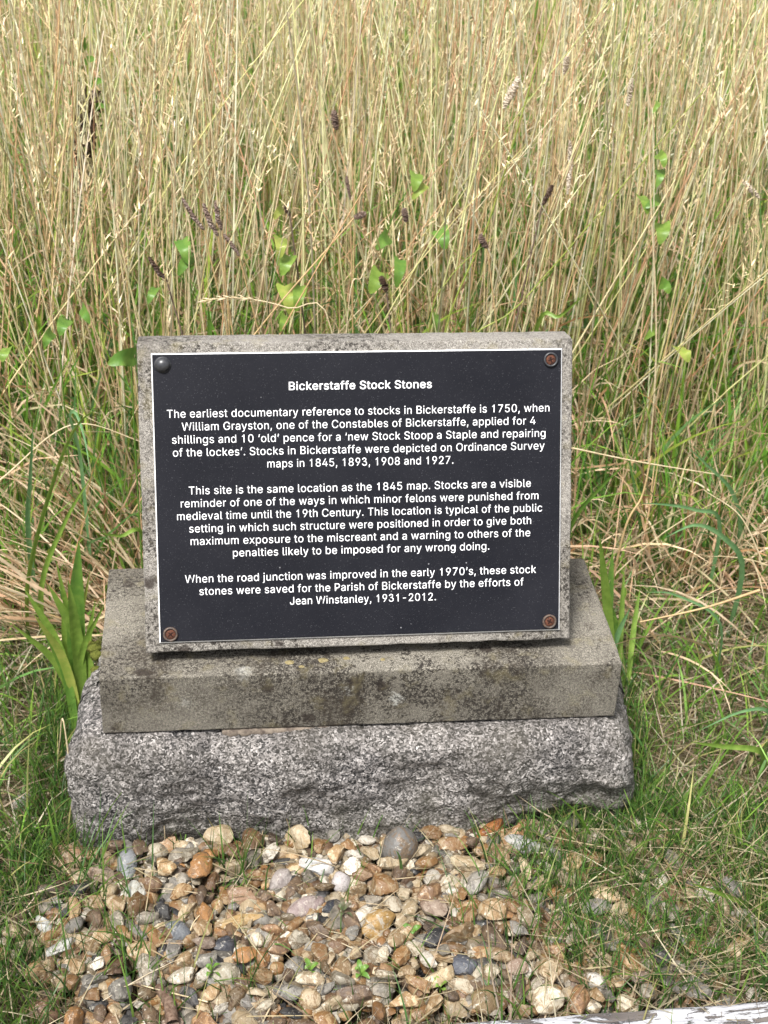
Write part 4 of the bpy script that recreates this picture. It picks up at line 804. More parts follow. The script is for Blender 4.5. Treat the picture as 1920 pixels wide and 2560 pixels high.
# leafy undergrowth of the meadow
n = 44000; P = field_pts(n, .40)
pn = lump(P[:, 0] * 1.3 + 3, P[:, 1] * .9)
green = rng.random(n) < np.clip(.78 + .35 * pn, .35, .97)
hh = U(.12, .54, n) * (.35 + .65 * ramp_h(P)) * np.clip(1.25 - .2 * P[:, 1], .65, 1); c1 = np.where(green[:, None], pickc(GREEN, [4, 3, 3, 2, 2], n), pickc(TAN, [4, 4, 2, 2], n))
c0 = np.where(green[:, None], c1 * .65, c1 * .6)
mixd = rng.random(n) < .14; c1 = np.where(mixd[:, None], pickc(TAN, [1, 2, 1, 1], n), c1)
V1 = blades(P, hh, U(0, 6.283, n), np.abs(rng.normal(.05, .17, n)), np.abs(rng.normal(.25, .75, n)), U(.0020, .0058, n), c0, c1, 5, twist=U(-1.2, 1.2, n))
# fine dry leaves and curled dead ones
n = 26000; P = field_pts(n, .36); P[:, 2] += U(0, .36, n) * ramp_h(P)
c = pickc(TAN, [4, 4, 3, 3], n)
V2 = blades(P, U(.05, .20, n), U(0, 6.283, n), U(.1, 1.5, n), U(-.4, 2.4, n), U(.0012, .0042, n), c * .9, c, 5, twist=U(-1.5, 1.5, n))
n = 6200; P = field_pts(n, .50, 5.0); c = pickc([(.17, .38, .05), (.25, .46, .06), (.15, .32, .10), (.42, .54, .10)], [3, 3, 2, 3], n)
V3_ = blades(P, U(.2, .55, n) * (.4 + .6 * ramp_h(P)), U(0, 6.283, n), np.abs(rng.normal(.05, .16, n)), np.abs(rng.normal(.3, .5, n)), U(.004, .0085, n), c * .8, c, 8, twist=U(-1.2, 1.2, n))
V, Fq, C = join([V1, V2, V3_])
o = link('meadow_grass', mesh_np('meadow_grass', V, Fq, True, C), G_LEAF)
tag(o, 'green and withered leaves crowding the foot of the tall meadow grass', 'grass', kind='stuff')

# rough turf and thatch on both sides of the monument
def side_pts(n, x0, x1, y0, y1):
    out = []; tot = 0
    while tot < n:
        x, y = U(x0, x1, n), U(y0, y1, n)
        inside = (x > -.335) & (x < .315) & (y > -.055) & (y < .245)
        grv = edge_gravel(x, y) ** 1.5
        keep = ~inside & (rng.random(n) > grv * .97)
        p = np.stack([x[keep], y[keep], gz_(x[keep], y[keep])], 1); out.append(p); tot += len(p)
    return np.concatenate(out)[:n]
parts = []
n = 27000; P = side_pts(n, -1.0, 1.05, -.42, .75); c = pickc([(.34, .27, .18), (.50, .42, .29), (.22, .155, .095), (.42, .39, .27)], [4, 3, 3, 2], n)
P[:, 2] += U(0, .022, n)
parts.append(blades(P, U(.03, .13, n), U(0, 6.283, n), U(.9, 1.65, n), U(-.5, .5, n), U(.0012, .0028, n), c * .85, c, 4, twist=U(-1.5, 1.5, n)))
n = 420; P = np.stack([U(-.46, -.20, n), U(.30, .62, n), U(0, .05, n)], 1); c = pickc(TAN, [4, 5, 1, 4], n)
parts.append(blades(P, U(.12, .38, n), math.pi + rng.normal(0, .35, n), U(.45, 1.35, n), U(0, .9, n), U(.0014, .0048, n), c * .9, c, 7, twist=U(-1.2, 1.2, n)))
n = 320; P = np.stack([U(.30, .75, n), U(.22, .62, n), U(0, .05, n)], 1); c = pickc(TAN, [4, 5, 1, 4], n)
parts.append(blades(P, U(.10, .30, n), U(0, 6.283, n), U(.5, 1.45, n), U(0, 1.2, n), U(.0012, .0042, n), c * .9, c, 7, twist=U(-1.2, 1.2, n)))
V, Fq, C = join(parts)
o = link('dry_thatch', mesh_np('dry_thatch', V, Fq, True, C), G_LEAF)
tag(o, 'matted dry brown grass lying on the soil around the granite block', 'dead grass', kind='stuff')
parts = []
n = 25000; P = side_pts(n, -1.0, 1.05, -.42, .62)
tuft = lump(P[:, 0] * 2.7, P[:, 1] * 2.9); keep = rng.random(n) < np.clip(.5 + .9 * tuft, .12, 1); P = P[keep]; n = len(P)
c = pickc(FINE, [4, 4, 3, 3], n)
parts.append(blades(P, U(.03, .105, n), U(0, 6.283, n), np.abs(rng.normal(.1, .35, n)), np.abs(rng.normal(.3, .6, n)), U(.0010, .0024, n), c * .8, c * 1.15, 4, twist=U(-1.5, 1.5, n)))
# wider blades mixed in away from the stone
n = 3800; P = side_pts(n, -1.0, 1.05, -.1, .7)
c = pickc([(.17, .34, .045), (.25, .43, .07), (.12, .25, .06), (.42, .42, .15)], [4, 4, 3, 1], n)
parts.append(blades(P, U(.05, .16, n), U(0, 6.283, n), np.abs(rng.normal(.3, .45, n)), np.abs(rng.normal(.6, .7, n)), U(.0018, .0048, n), c * .85, c, 6, twist=U(-1.0, 1.0, n)))
V, Fq, C = join(parts)
o = link('short_grass', mesh_np('short_grass', V, Fq, True, C), G_LEAF)
tag(o, 'short fine green turf growing on both sides of the granite block', 'grass', kind='stuff')

# upright fringe hugging the block's ends, and loose tufts in the gravel
def tufts(cs, per, hmin, hmax, spread, wmin=.0012, wmax=.0026, leanm=.35, pal=FINE, wts=(5, 4, 4, 1)):
    out = []
    for x, y, k in cs:
        n = max(3, int(per * k)); P = np.stack([x + rng.normal(0, spread, n), y + rng.normal(0, spread, n), np.full(n, .006)], 1)
        c = pickc(pal, wts, n)
        out.append(blades(P, U(hmin, hmax, n), U(0, 6.283, n), np.abs(rng.normal(0, leanm, n)), np.abs(rng.normal(.4, .5, n)), U(wmin, wmax, n), c * .8, c * 1.1, 6, twist=U(-1.4, 1.4, n)))
    return out
cs = [(-.345 + rng.normal() * .008, y, 1) for y in np.linspace(-.06, .22, 26)] + [(.325 + rng.normal() * .01, y, 1) for y in np.linspace(-.06, .24, 26)]
parts = tufts(cs, 22, .03, .095, .014)
parts += tufts([(x, -.045 + rng.normal() * .006, .35 + .8 * (x > .12)) for x in np.linspace(-.33, .33, 40)], 7, .03, .09, .008)
g1 = [on_z(px, py, .01) for px, py in ((225, 2230), (215, 2210), (240, 2260), (580, 2250), (575, 2210), (290, 2290), (330, 2400), (120, 2270), (60, 2400), (180, 2480), (350, 2480), (1240, 2560), (640, 2520), (90, 2550), (430, 2560),
     (1380, 2150), (1370, 2230), (1480, 2200), (1300, 2300), (1420, 2330), (1500, 2400), (1600, 2300), (1450, 2450), (1580, 2180), (1350, 2400), (1700, 2400), (1800, 2350), (1650, 2460), (1850, 2460), (1200, 2360), (1240, 2220))]
parts += tufts([(q[0], q[1], 1.0) for q in g1], 26, .04, .12, .016)
rg = [(rng.uniform(-.36, .16), rng.uniform(-.33, -.05), 1) for _ in range(44)] + [(.16 + .36 * rng.random() ** .8, rng.uniform(-.27, -.02), 3.6) for _ in range(300)]
rg += [(-.335 - .09 * rng.random(), rng.uniform(-.30, -.03), 3.2) for _ in range(60)]
parts += tufts(rg, 5, .03, .085, .012)
n = 1300; x = np.where(rng.random(n) < .16, U(-.42, .14, n), .14 + .38 * rng.random(n) ** .75); P = np.stack([x, U(-.285, -.045, n), U(.03, .045, n)], 1)
c = pickc([(.44, .36, .22), (.56, .48, .32), (.33, .25, .15)], [3, 3, 2], n)
parts.append(blades(P, U(.025, .10, n), U(0, 6.283, n), U(1.1, 1.6, n), U(-.25, .5, n), U(.0008, .0018, n), c * .9, c, 4, twist=U(-1.5, 1.5, n)))
V, Fq, C = join(parts)
o = link('wispy_grass', mesh_np('wispy_grass', V, Fq, True, C), G_LEAF)
tag(o, 'thin wispy grass sprouting through the gravel and along the granite block', 'grass', kind='stuff')

# ------------------------------------------------------------------ single plants
def leaf_mat(name, c, c2):
    M = NM(name); co_ = M.coord()
    cc = M.mix(M.ramp(M.noise(90, 4, .6, co_), [(.4, 0), (.65, 1)]), c, c2)
    M.setc(cc); M.p(Roughness=.42, Specular_IOR_Level=.45)
    tr = M.n('BsdfTranslucent'); M.l(cc, tr.inputs['Color']); mx = M.n('MixShader'); mx.inputs[0].default_value = .35
    M.l(M.b.outputs[0], mx.inputs[1]); M.l(tr.outputs[0], mx.inputs[2]); M.l(mx.outputs[0], M.out.inputs['Surface'])
    M.bump(M.noise(160, 3, .6, co_), .5, .0012)
    return M.m
L_BRIGHT = leaf_mat('bright_leaf', (.15, .25, .04), (.22, .33, .06)); L_MID = leaf_mat('mid_leaf', (.10, .21, .035), (.15, .26, .045))
L_BLUE = leaf_mat('bluish_blade', (.12, .25, .10), (.17, .31, .13)); L_STRAW = leaf_mat('straw_blade', (.58, .43, .22), (.48, .33, .17))
L_PURP = leaf_mat('purplish_leaf', (.10, .13, .06), (.15, .10, .08)); L_YELL = leaf_mat('yellowing_leaf', (.25, .33, .06), (.36, .38, .09))
L_PALE = leaf_mat('pale_straw', (.72, .62, .42), (.62, .50, .30))
L_BROWN = leaf_mat('brown_seed', (.065, .038, .026), (.12, .075, .05)); L_GBROWN = leaf_mat('greyish_brown_seed', (.17, .115, .09), (.26, .19, .15))
L_WHITE = leaf_mat('whitish_seed', (.46, .38, .29), (.66, .58, .47))
def path_pts(pts, n):
    """smooth curve through a few points"""
    P = [Vector(p) for p in pts]
    if len(P) == 2: return [P[0].lerp(P[1], i / n) for i in range(n + 1)]
    out = []; Q = [P[0] * 2 - P[1]] + P + [P[-1] * 2 - P[-2]]; m = len(P) - 1
    for i in range(n + 1):
        u = i / n * m; k = min(int(u), m - 1); t = u - k; a, b, c, d = Q[k], Q[k + 1], Q[k + 2], Q[k + 3]
        out.append(.5 * ((2 * b) + (c - a) * t + (2 * a - 5 * b + 4 * c - d) * t * t + (3 * b - a - 3 * c + d) * t ** 3))
    return out
def tube_mesh(name, pts, r0, r1, n=12, k=6):
    P = path_pts(pts, n); bm = bmesh.new(); prev = None
    for i, p in enumerate(P):
        d = (P[min(i + 1, n)] - P[max(i - 1, 0)]).normalized(); a = d.orthogonal().normalized(); b = d.cross(a); r = r0 + (r1 - r0) * i / n
        if prev is not None: a = (pa - d * pa.dot(d)).normalized(); b = d.cross(a)
        pa = a
        cur = [bm.verts.new(p + (a * math.cos(2 * math.pi * j / k) + b * math.sin(2 * math.pi * j / k)) * r) for j in range(k)]
        if prev:
            for j in range(k): bm.faces.new((prev[j], prev[(j + 1) % k], cur[(j + 1) % k], cur[j]))
        prev = cur
    return bm_mesh(name, bm, True)
def ribbon(name, pts, width, nrm=(0, -1, .5), n=14, shape='lance', fold=.25, wav=0.0):
    """a leaf with a folded midrib along a path"""
    P = path_pts(pts, n); bm = bmesh.new(); prev = None; N = Vector(nrm)
    for i, p in enumerate(P):
        t = i / n; d = (P[min(i + 1, n)] - P[max(i - 1, 0)]).normalized(); s = d.cross(N).normalized(); up = s.cross(d)
        if shape == 'lance': f = (math.sin(math.pi * min(1, (t + .05) / 1.05) ** .9) ** .8) * .9 + .1 * (1 - t)
        elif shape == 'heart': f = (1 - t) ** .55 * (1.25 if t > .12 else .75 + 4 * t) if t < 1 else 0
        else: f = (1 - t ** 2.5) * (.7 + .3 * min(1, t * 5))
        f = max(f, .02); h = width / 2 * f; w2 = up * h * fold + up * wav * h * math.sin(t * 17)
        sh = d * (-h * .5 if shape == 'heart' and t < .25 else 0)
        cur = [bm.verts.new(p - s * h + w2 + sh), bm.verts.new(p - s * h * .5 + w2 * .5 + sh * .4), bm.verts.new(p), bm.verts.new(p + s * h * .5 + w2 * .5 + sh * .4), bm.verts.new(p + s * h + w2 + sh)]
        if prev:
            for j in range(4): bm.faces.new((prev[j], prev[j + 1], cur[j + 1], cur[j]))
        prev = cur
    return bm_mesh(name, bm, True)
def origin_at(root, o):
    o.parent = root; o.location = -Vector(root.location)
    return o
def plant(name, base, label, cat, group=None):
    r = empty(name, base); return tag(r, label, cat, group)
def V3(px, py, Y): return tuple(on_y(px, py, Y))

# broad lanceolate leaves left of the plinth
r = plant('plantain', V3(190, 1600, .17), 'clump of broad bright green pointed leaves left of the plinth', 'plant')
r.location.z = .01; bx, by, bz = r.location
for tip, wd, m in (((197, 1352), .022, L_MID), ((120, 1460), .017, L_BRIGHT), ((170, 1450), .016, L_BRIGHT), ((60, 1470), .012, L_BRIGHT), ((85, 1535), .012, L_YELL), ((238, 1500), .009, L_BRIGHT), ((262, 1508), .008, L_BRIGHT), ((30, 1560), .010, L_BRIGHT), ((140, 1400), .009, L_BRIGHT), ((110, 1580), .011, L_MID), ((225, 1425), .008, L_YELL), ((155, 1530), .012, L_BRIGHT)):
    yt = .17 + rng.uniform(-.03, .03); T_ = Vector(V3(*tip, yt)); B_ = Vector((bx + rng.normal() * .008, by + rng.normal() * .008, .01))
    mid = B_.lerp(T_, .5) + Vector((0, .01, .012)) - Vector(((T_.x - B_.x) * .18, 0, 0))
    origin_at(r, link('leaf', ribbon('leaf', (B_, mid, T_), wd, (rng.normal() * .2, -1, .5), 18, 'lance', .3, .12), m))
# right of the plinth
r = plant('plantain', V3(1545, 1640, .20), 'clump of upright green leaves beside the right rear corner of the plinth', 'plant')
r.location.z = .01; bx, by, bz = r.location
for tip, wd, m in (((1532, 1370), .013, L_MID), ((1498, 1335), .012, L_BRIGHT), ((1560, 1420), .010, L_BRIGHT), ((1480, 1440), .010, L_MID), ((1600, 1470), .008, L_BRIGHT), ((1515, 1480), .010, L_MID), ((1575, 1520), .008, L_BLUE)):
    yt = .22 + rng.uniform(-.03, .04); T_ = Vector(V3(*tip, yt)); B_ = Vector((bx + rng.normal() * .012, by + rng.normal() * .01, .01))
    mid = B_.lerp(T_, .5) + Vector((0, .008, .015))
    origin_at(r, link('leaf', ribbon('leaf', (B_, mid, T_), wd, (rng.normal() * .3, -1, .4), 16, 'lance', .35), m))

# single long grass blades (each its own thing)
BL = [
 ([(70, 1440), (140, 1180), (195, 1060), (262, 1012)], .30, .0065, L_BRIGHT, 'long pale green blade arching to the right, leftmost of the pair left of the tablet'),
 ([(105, 1460), (165, 1300), (232, 1185)], .29, .0070, L_BRIGHT, 'straight pale green blade with a blunt tip left of the tablet'),
 ([(70, 1330), (75, 1200), (84, 1045)], .34, .0070, L_BLUE, 'upright bluish green blade at the far left'),
 ([(208, 1200), (196, 1110), (176, 1040), (192, 1035), (215, 1110), (225, 1190)], .38, .0060, L_BLUE, 'bluish blade folded over into a narrow hook left of the tablet'),
 ([(365, 1352), (300, 1340), (240, 1332)], .26, .0060, L_BRIGHT, 'yellow green blade poking out from behind the tablet on the left'),
 ([(1425, 1320), (1500, 1220), (1578, 1148)], .36, .0065, L_MID, 'straight green blade slanting up right of the tablet'),
 ([(1855, 1420), (1810, 1345), (1740, 1312), (1660, 1345)], .28, .0075, L_BLUE, 'arched bluish green blade at the right, lower of the two'),
 ([(1800, 1310), (1740, 1275), (1670, 1262), (1600, 1258)], .34, .0055, L_BLUE, 'flat bluish green blade at the right above the arched one'),
 ([(1850, 1330), (1830, 1230), (1770, 1165), (1712, 1112)], .40, .0065, L_BLUE, 'tall curved green blade bending left at the right edge'),
 ([(1905, 1880), (1800, 1865), (1725, 1855)], .02, .0080, L_BRIGHT, 'bright broad blade pointing left in the turf right of the block'),
 ([(1920, 1780), (1850, 1780), (1740, 1830)], .08, .0050, L_BLUE, 'arching bluish blade above the bright one right of the block'),
 ([(1925, 2290), (1830, 2245), (1720, 2205)], -.16, .0065, L_BRIGHT, 'broad bright blade lying across the turf at the lower right'),
 ([(1800, 1560), (1690, 1488), (1610, 1480)], .18, .0040, L_BLUE, 'long green blade lying level over the thatch right of the plinth'),
 ([(1335, 840), (1400, 790), (1475, 725)], .52, .0070, L_BRIGHT, 'bright yellow green blade slanting up behind the right end of the tablet'),
 ([(525, 845), (523, 800), (520, 760)], .42, .0060, L_MID, 'deep green upright blade just behind the left half of the tablet'),
 ([(1495, 1530), (1470, 1450), (1478, 1360)], .24, .0045, L_BRIGHT, 'thin bright blade rising beside the rear right corner of the plinth'),
]
for pts, Y, wd, m, lb in BL:
    n_ = len(pts); W_ = [Vector(V3(px, py, Y - .02 * i)) for i, (px, py) in enumerate(pts)]
    # run the blade down into the ground where its root stands
    b0 = W_[0].copy(); 
    if b0.z > .03: W_ = [Vector((b0.x + (b0.x - W_[1].x) * .3, b0.y + .03, .0))] + W_
    base = W_[0].copy(); base.z = max(0, base.z)
    W_ = [Vector((p.x, p.y, max(p.z, .006))) for p in W_]
    me = ribbon('grass_blade', [p - base for p in W_], wd, (rng.normal() * .3, -1, .6), 18, 'grass', .3)
    tag(link('grass_blade', me, m, None, base), lb, 'grass blade', 'single long grass blades')
# straws that cross the view
ST = [
 ([(1150, 900), (1300, 760), (1560, 460), (1790, 190)], .62, .0013, L_YELL, 'longest straw stalk, leaning diagonally up to the right with a spiky head', 'head'),
 ([(1430, 1120), (1600, 1155), (1830, 1192)], .36, .0012, L_PALE, 'pale straw lying nearly level just right of the tablet', ''),
 ([(1905, 1400), (1850, 1290), (1760, 1225)], .34, .0011, L_PALE, 'bent pale straw dipping down at the right edge', ''),
 ([(1560, 1330), (1605, 1240), (1628, 1140)], .33, .0018, L_STRAW, 'short stiff tan straw standing in the thatch right of the tablet', ''),
 ([(330, 300 + 560), (265, 430), (205, 130)], .70, .0012, L_PALE, 'pale straw leaning left across the dark dock spike', ''),
 ([(515, 880), (455, 480), (300, 100), (260, -40)], .64, .0014, L_PALE, 'long pale straw curving up to the left at upper left', ''),
 ([(1105, 860), (1220, 560), (1330, 200), (1400, -40)], .58, .0015, L_YELL, 'thick yellow straw leaning right in the middle of the meadow', ''),
 ([(1640, 900), (1625, 450), (1615, -40)], .62, .0015, L_PALE, 'thick upright pale straw behind the bindweed', ''),
 ([(1070, 840), (1120, 700), (1235, 590)], .55, .0010, L_YELL, 'short yellow stalk leaning right just above the tablet', ''),
 ([(870, 780), (905, 690), (948, 575)], .50, .0010, L_PALE, 'small yellow seeding grass stalk above the middle of the tablet', 'head'),
 ([(830, 830), (720, 770), (600, 745), (505, 752)], .46, .0010, L_PALE, 'drooping pale seed stalk arching left above the tablet', 'head'),
 ([(0, 1180 + 20), (180, 1062), (370, 1110)], .36, .0010, L_PALE, 'pale straw lying level between the left edge and the tablet', ''),
 ([(1900, 1475), (1760, 1520), (1600, 1555)], .14, .0018, L_STRAW, 'curved tan straw lying in the turf right of the plinth', ''),
 ([(160, 1810), (150, 1850), (146, 1885)], -.0, .0010, L_PALE, 'short pale straw stub in the grass left of the block', ''),
 ([(480, 2420), (488, 2330), (512, 2275)], -.17, .0008, L_PALE, 'thin bent straw standing in the gravel at left centre', ''),
 ([(520, 2545), (380, 2470), (355, 2480)], -.26, .0008, L_PALE, 'pale straw lying over the gravel at the bottom left', ''),
]
for pts, Y, rad, m, lb, kind in ST:
    if Y > .5: Y = .49 + (Y - .5) * .4
    W_ = [Vector(V3(px, py, Y + .012 * i)) for i, (px, py) in enumerate(pts)]
    if W_[0].z > .05 and 'lying' not in lb and 'curved tan' not in lb and 'bent pale' not in lb: W_ = [Vector((W_[0].x - (W_[1].x - W_[0].x) * .5, W_[0].y, .0))] + W_
    W_ = [Vector((p.x, p.y, max(p.z, .038 if Y < -.03 else .004))) for p in W_]
    base = W_[0].copy()
    if kind != 'head':
        tag(link('straw_stalk', tube_mesh('straw_stalk', [p - base for p in W_], rad, rad * .5, 20), m, None, base), lb, 'straw', 'single straw stalks')
    else:
        r = plant('straw_stalk', base, lb, 'straw', 'single straw stalks')
        origin_at(r, link('stem', tube_mesh('stem', W_, rad, rad * .5, 20), m))
        bm = bmesh.new(); PP = path_pts(W_, 60)
        for i in range(38, 61):
            p = PP[i]; d = (PP[i] - PP[i - 1]).normalized(); a = d.orthogonal().normalized(); a.rotate(Matrix.Rotation(i * 2.4, 3, d))
            q = p + d * .012 + a * .004; s_ = d.cross(a) * .0012
            vs = [bm.verts.new(p), bm.verts.new(p + (q - p) * .5 + s_), bm.verts.new(q), bm.verts.new(p + (q - p) * .5 - s_), bm.verts.new(p + (q - p) * .5 + a * .0012)]
            bm.faces.new((vs[0], vs[1], vs[4])); bm.faces.new((vs[1], vs[2], vs[4])); bm.faces.new((vs[2], vs[3], vs[4])); bm.faces.new((vs[3], vs[0], vs[4]))
        origin_at(r, link('seed_head', bm_mesh('seed_head', bm), L_PALE))

# seed heads: brown knobbly spikes and pale soft ones
def spike(name, A_, B_, rad, mat, stem_mat, label, cat, root, stemr=.001, bump_=.75):
    A_, B_ = Vector(A_), Vector(B_); root = Vector(root)
    r = plant(name, root, label, cat, 'seed heads among the grass')
    bm = bmesh.new(); n, k = 34, 9; prev = None; d = (B_ - A_).normalized(); a = d.orthogonal().normalized(); b = d.cross(a)
    for i in range(n + 1):
        t = i / n; rr = rad * (math.sin(math.pi * (.06 + .88 * t)) ** .5)
        cur = []
        for j in range(k):
            an = 2 * math.pi * j / k + i * .35; kk = 1 + bump_ * noise.noise(Vector((i * .9, j * 1.7, rad * 900))) + bump_ * .6 * ((i + j) % 2 - .5)
            bend = a * (.12 * (B_ - A_).length * math.sin(t * math.pi) * noise.noise(A_ * 31))
            cur.append(bm.verts.new(A_.lerp(B_, t) + bend + (a * math.cos(an) + b * math.sin(an)) * rr * kk))
        if prev:
            for j in range(k): bm.faces.new((prev[j], prev[(j + 1) % k], cur[(j + 1) % k], cur[j]))
        prev = cur
    origin_at(r, link('seed_head', bm_mesh('seed_head', bm), mat))
    m_ = root.lerp(A_, .6) + Vector((0, 0, .03))
    origin_at(r, link('stem', tube_mesh('stem', (root, m_, A_), stemr * 1.2, stemr, 12), stem_mat))
HD = [
 ((418, 705), (372, 642), .50, .0030, L_BROWN, 'dark brown seed spike leaning left above the left end of the tablet', .002),
 ((545, 590), (508, 508), .56, .0030, L_GBROWN, 'grey brown seed spike leaning left, middle one of the cluster at left', 0),
 ((555, 575), (540, 500), .60, .0030, L_GBROWN, 'upright grey brown seed spike, rightmost of the cluster at left', 0),
 ((510, 575), (455, 495), .62, .0026, L_GBROWN, 'long slanting grey brown seed spike, leftmost of the cluster at left', 0),
 ((598, 640), (558, 585), .58, .0024, L_GBROWN, 'thin grey brown seed spike at the lower end of the left cluster', 0),
 ((842, 325), (835, 275), .95, .0050, L_GBROWN, 'brown seed head high in the meadow above the plaque title', 0),
 ((875, 500), (866, 440), .75, .0026, L_GBROWN, 'slim brown seed spike above the bent knobbly one', 0),
 ((885, 545), (915, 532), .58, .0038, L_GBROWN, 'knobbly brown seed head bent over to the right', 0),
 ((1016, 555), (1010, 520), .60, .0040, L_GBROWN, 'small upright brown seed head above the middle of the tablet', 0),
 ((966, 728), (952, 690), .50, .0042, L_BROWN, 'dark seed head low down behind the tablet centre', 0),
 ((1218, 620), (1200, 585), .62, .0040, L_GBROWN, 'squat brown seed head right of centre in the meadow', 0),
 ((1355, 515), (1382, 462), .72, .0032, L_BROWN, 'loose dark brown seed spike leaning right under the pale ones', 0),
 ((725, 540), (712, 510), .64, .0026, L_BROWN, 'small dark seed tip beside the bindweed above the tablet', 0),
 ((1258, 272), (1298, 192), .95, .0055, L_WHITE, 'fluffy pale pinkish seed head leaning right', 0),
 ((1411, 185), (1418, 140), 1.05, .0045, L_WHITE, 'short bright white seed head, topmost of the pale ones', 0),
 ((1570, 265), (1580, 195), 1.0, .0042, L_WHITE, 'slender white seed head right of the short bright one', 0),
 ((1418, 485), (1424, 350), .78, .0032, L_WHITE, 'long thin whitish seed head hanging below the short bright one', 0),
 ((1855, 450), (1898, 495), .80, .0034, L_WHITE, 'drooping pale seed head at the right edge', 0),
]
for (a, b, Y, rad, m, lb, _) in HD:
    rad *= 1 - .3 * max(0, Y - .5); Y = .48 + (Y - .5) * .4
    A_, B_ = V3(*a, Y), V3(*b, Y + .005)
    d = Vector(A_) - Vector(B_); d = d / max(1e-6, abs(d.z)); root = Vector(A_) + Vector((d.x * .12, d.y * .1, 0)); root.z = 0
    spike('seed_stalk', A_, B_, rad, m, L_STRAW if m is not L_BROWN else L_GBROWN, lb, 'seed head', root)

# dark dock spike at the upper left
Y = .95; base = Vector(V3(195, 900, Y)); base.z = 0
r = plant('dock_stalk', base, 'dark brown seeding dock stalk standing at the upper left', 'plant')
top = Vector(V3(215, 215, Y)); low = Vector(V3(200, 500, Y))
origin_at(r, link('stem', tube_mesh('stem', (base, low, top), .003, .0015, 16), L_BROWN))
bm = bmesh.new()
for i in range(900):
    t = rng.random() ** .8; py = 235 + 250 * t; dens = 1 if not (.60 < t < .66 or .84 < t < .90) else .1
    if rng.random() > dens: continue
    cxp = 226 - 30 * t; wpx = 24 * (1 - .55 * t)
    p = Vector(V3(cxp + rng.normal() * wpx * .6, py, Y)); p.y += rng.normal() * .010
    s_ = rng.uniform(.002, .0042); q = [Vector(rng.normal(size=3)) * s_ for _ in range(4)]
    vs = [bm.verts.new(p + v) for v in q]
    for f in ((0, 1, 2), (0, 2, 3), (0, 3, 1), (1, 3, 2)): bm.faces.new([vs[k] for k in f])
origin_at(r, link('seed_cluster', bm_mesh('seed_cluster', bm), L_BROWN))
for px, py, ex, ey in ((225, 215, 260, 205), (200, 200, 175, 190), (210, 160, 240, 150), (205, 175, 170, 160), (235, 275, 262, 268), (195, 385, 215, 372), (205, 130, 215, 95), (190, 240, 160, 225)):
    origin_at(r, link('leaf', ribbon('leaf', (V3(px, py, Y), V3((px + ex) / 2, (py + ey) / 2 - 6, Y - .01), V3(ex, ey, Y - .02)), .012, (0, -1, .6), 8), L_MID))

# bindweed: a thin twining stem with arrow shaped leaves
def bindweed(label, stem, leaves, Y):
    Y = .54 + (Y - .5) * .5 if Y > .47 else Y
    base = Vector(V3(*stem[0], Y)); base.z = 0
    r = plant('bindweed', base, label, 'plant', 'bindweed climbing in the meadow grass')
    origin_at(r, link('stem', tube_mesh('stem', [base] + [V3(px, py, Y) for px, py in stem], .0012, .0008, 24), L_MID))
    for (px, py, ex, ey, wd, m) in leaves:
        A_ = Vector(V3(px, py, Y - .015)); B_ = Vector(V3(ex, ey, Y - .04)); md = A_.lerp(B_, .5) + Vector((0, -.008, .006))
        wd *= .76; origin_at(r, link('leaf', ribbon('leaf', (A_, md, B_), wd, (rng.normal() * .25, -1, .35), 14, 'heart', .18, .05), m))
bindweed('bindweed with heart shaped leaves climbing the stalks at the right', [(1655, 820), (1640, 700), (1652, 560), (1640, 420), (1640, 300), (1650, 230)],
 [(1655, 560, 1648, 612, .026, L_BRIGHT), (1600, 490, 1618, 536, .022, L_BRIGHT), (1650, 500, 1612, 520, .020, L_MID), (1645, 385, 1660, 420, .016, L_BRIGHT), (1650, 425, 1640, 470, .016, L_MID), (1650, 705, 1672, 735, .020, L_MID), (1645, 255, 1630, 285, .010, L_BRIGHT), (1640, 815, 1610, 850, .018, L_BRIGHT)], .62)
bindweed('lone bindweed leaf with a yellowing tip low at the right', [(1680, 960), (1690, 890)], [(1692, 868, 1722, 906, .026, L_YELL)], .50)
bindweed('bindweed with yellow green leaves just above the left part of the tablet', [(720, 850), (715, 700), (700, 560)],
 [(700, 595, 702, 645, .022, L_YELL), (722, 640, 705, 690, .024, L_BRIGHT), (712, 715, 728, 790, .028, L_YELL), (750, 715, 740, 780, .022, L_BRIGHT), (705, 520, 685, 550, .015, L_YELL), (715, 790, 700, 830, .016, L_BRIGHT)], .50)
bindweed('bindweed with deep green leaves behind the middle of the tablet', [(930, 860), (945, 720), (975, 560), (1040, 440)],
 [(950, 680, 925, 735, .030, L_BRIGHT), (970, 590, 940, 625, .024, L_MID), (1040, 435, 1035, 480, .022, L_BRIGHT), (1000, 650, 990, 720, .022, L_MID), (1100, 575, 1112, 625, .026, L_MID), (1085, 780, 1090, 830, .020, L_MID), (1060, 460, 1030, 500, .018, L_YELL)], .62)
r_specs = [((255, 893), (300, 905), .40, .026, 'small dark green broad leaf sticking out left of the tablet top corner')]
bindweed('dark broad leaf hidden in dry grass left of the tablet top', [(330, 960), (335, 915)], [(335, 890, 270, 912, .026, L_MID)], .36)
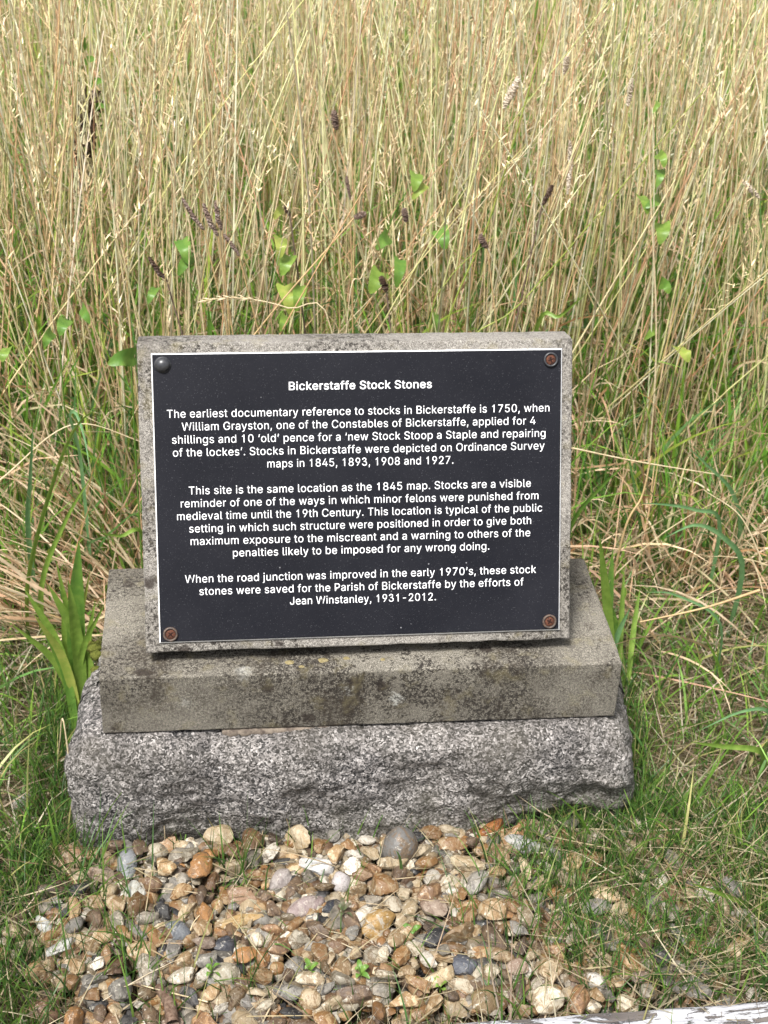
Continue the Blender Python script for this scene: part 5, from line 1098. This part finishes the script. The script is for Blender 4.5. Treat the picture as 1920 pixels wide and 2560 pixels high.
bindweed('low green leaves among the grass at the far left', [(150, 860), (175, 800)], [(165, 800, 150, 840, .020, L_MID), (130, 830, 112, 868, .018, L_MID), (20, 870, 5, 905, .020, L_BRIGHT), (205, 770, 225, 810, .018, L_MID)], .45)
bindweed('green leaves caught in the stalks at the left, under the dark cluster', [(480, 780), (470, 700), (455, 620)], [(455, 600, 470, 660, .024, L_MID), (475, 640, 445, 690, .020, L_MID), (390, 720, 370, 760, .016, L_MID)], .60)

# little seedlings in the gravel
def seedling(label, px, py, m, leaves, hgt=.03, Y=None):
    b = on_z(px, py, .03); r = plant('seedling', b, label, 'plant', 'seedlings in the gravel')
    hgt *= .8; top = Vector(b) + Vector((0, 0, hgt)); origin_at(r, link('stem', tube_mesh('stem', (b, top), .0008, .0006, 6), m))
    for k in range(leaves):
        a = 2 * math.pi * k / leaves + .4; lv = hgt * (1 - .25 * (k // 3)); c = Vector(b) + Vector((0, 0, lv)); L = .0095 + .004 * math.sin(k * 2.1)
        e = c + Vector((math.cos(a) * L, math.sin(a) * L, .004))
        origin_at(r, link('leaf', ribbon('leaf', (c, c.lerp(e, .5) + Vector((0, 0, .003)), e), .0055, (rng.normal() * .4, rng.normal() * .4, 1), 8, 'lance', .25), m))
seedling('purplish seedling between the pale pink and dark blue stones', 858, 2310, L_PURP, 5, .026)
seedling('bright green seedling left of the round buff pebble', 530, 2450, L_MID, 5, .018)
seedling('small green seedling in the middle of the lower gravel', 775, 2440, L_MID, 4, .012)
seedling('tiny clover in front of the olive brown stone by the timber edge', 1100, 2480, L_BRIGHT, 4, .008)
seedling('small pale seedling at the centre right of the gravel', 1030, 2350, L_MID, 3, .014)
seedling('green sprout low in the gravel right of centre', 900, 2450, L_MID, 5, .014)
# a broken twig
a, b = on_z(398, 2470, .04), on_z(432, 2560, .045)
tw = link('twig', tube_mesh('twig', (Vector(a) - Vector(a), Vector(b).lerp(Vector(a), .5) - Vector(a) + Vector((.003, 0, .004)), Vector(b) - Vector(a)), .0052, .0065, 18, 9), M_TWIG, None, a)
tag(tw, 'short broken dark twig lying on the gravel at the bottom left', 'twig')
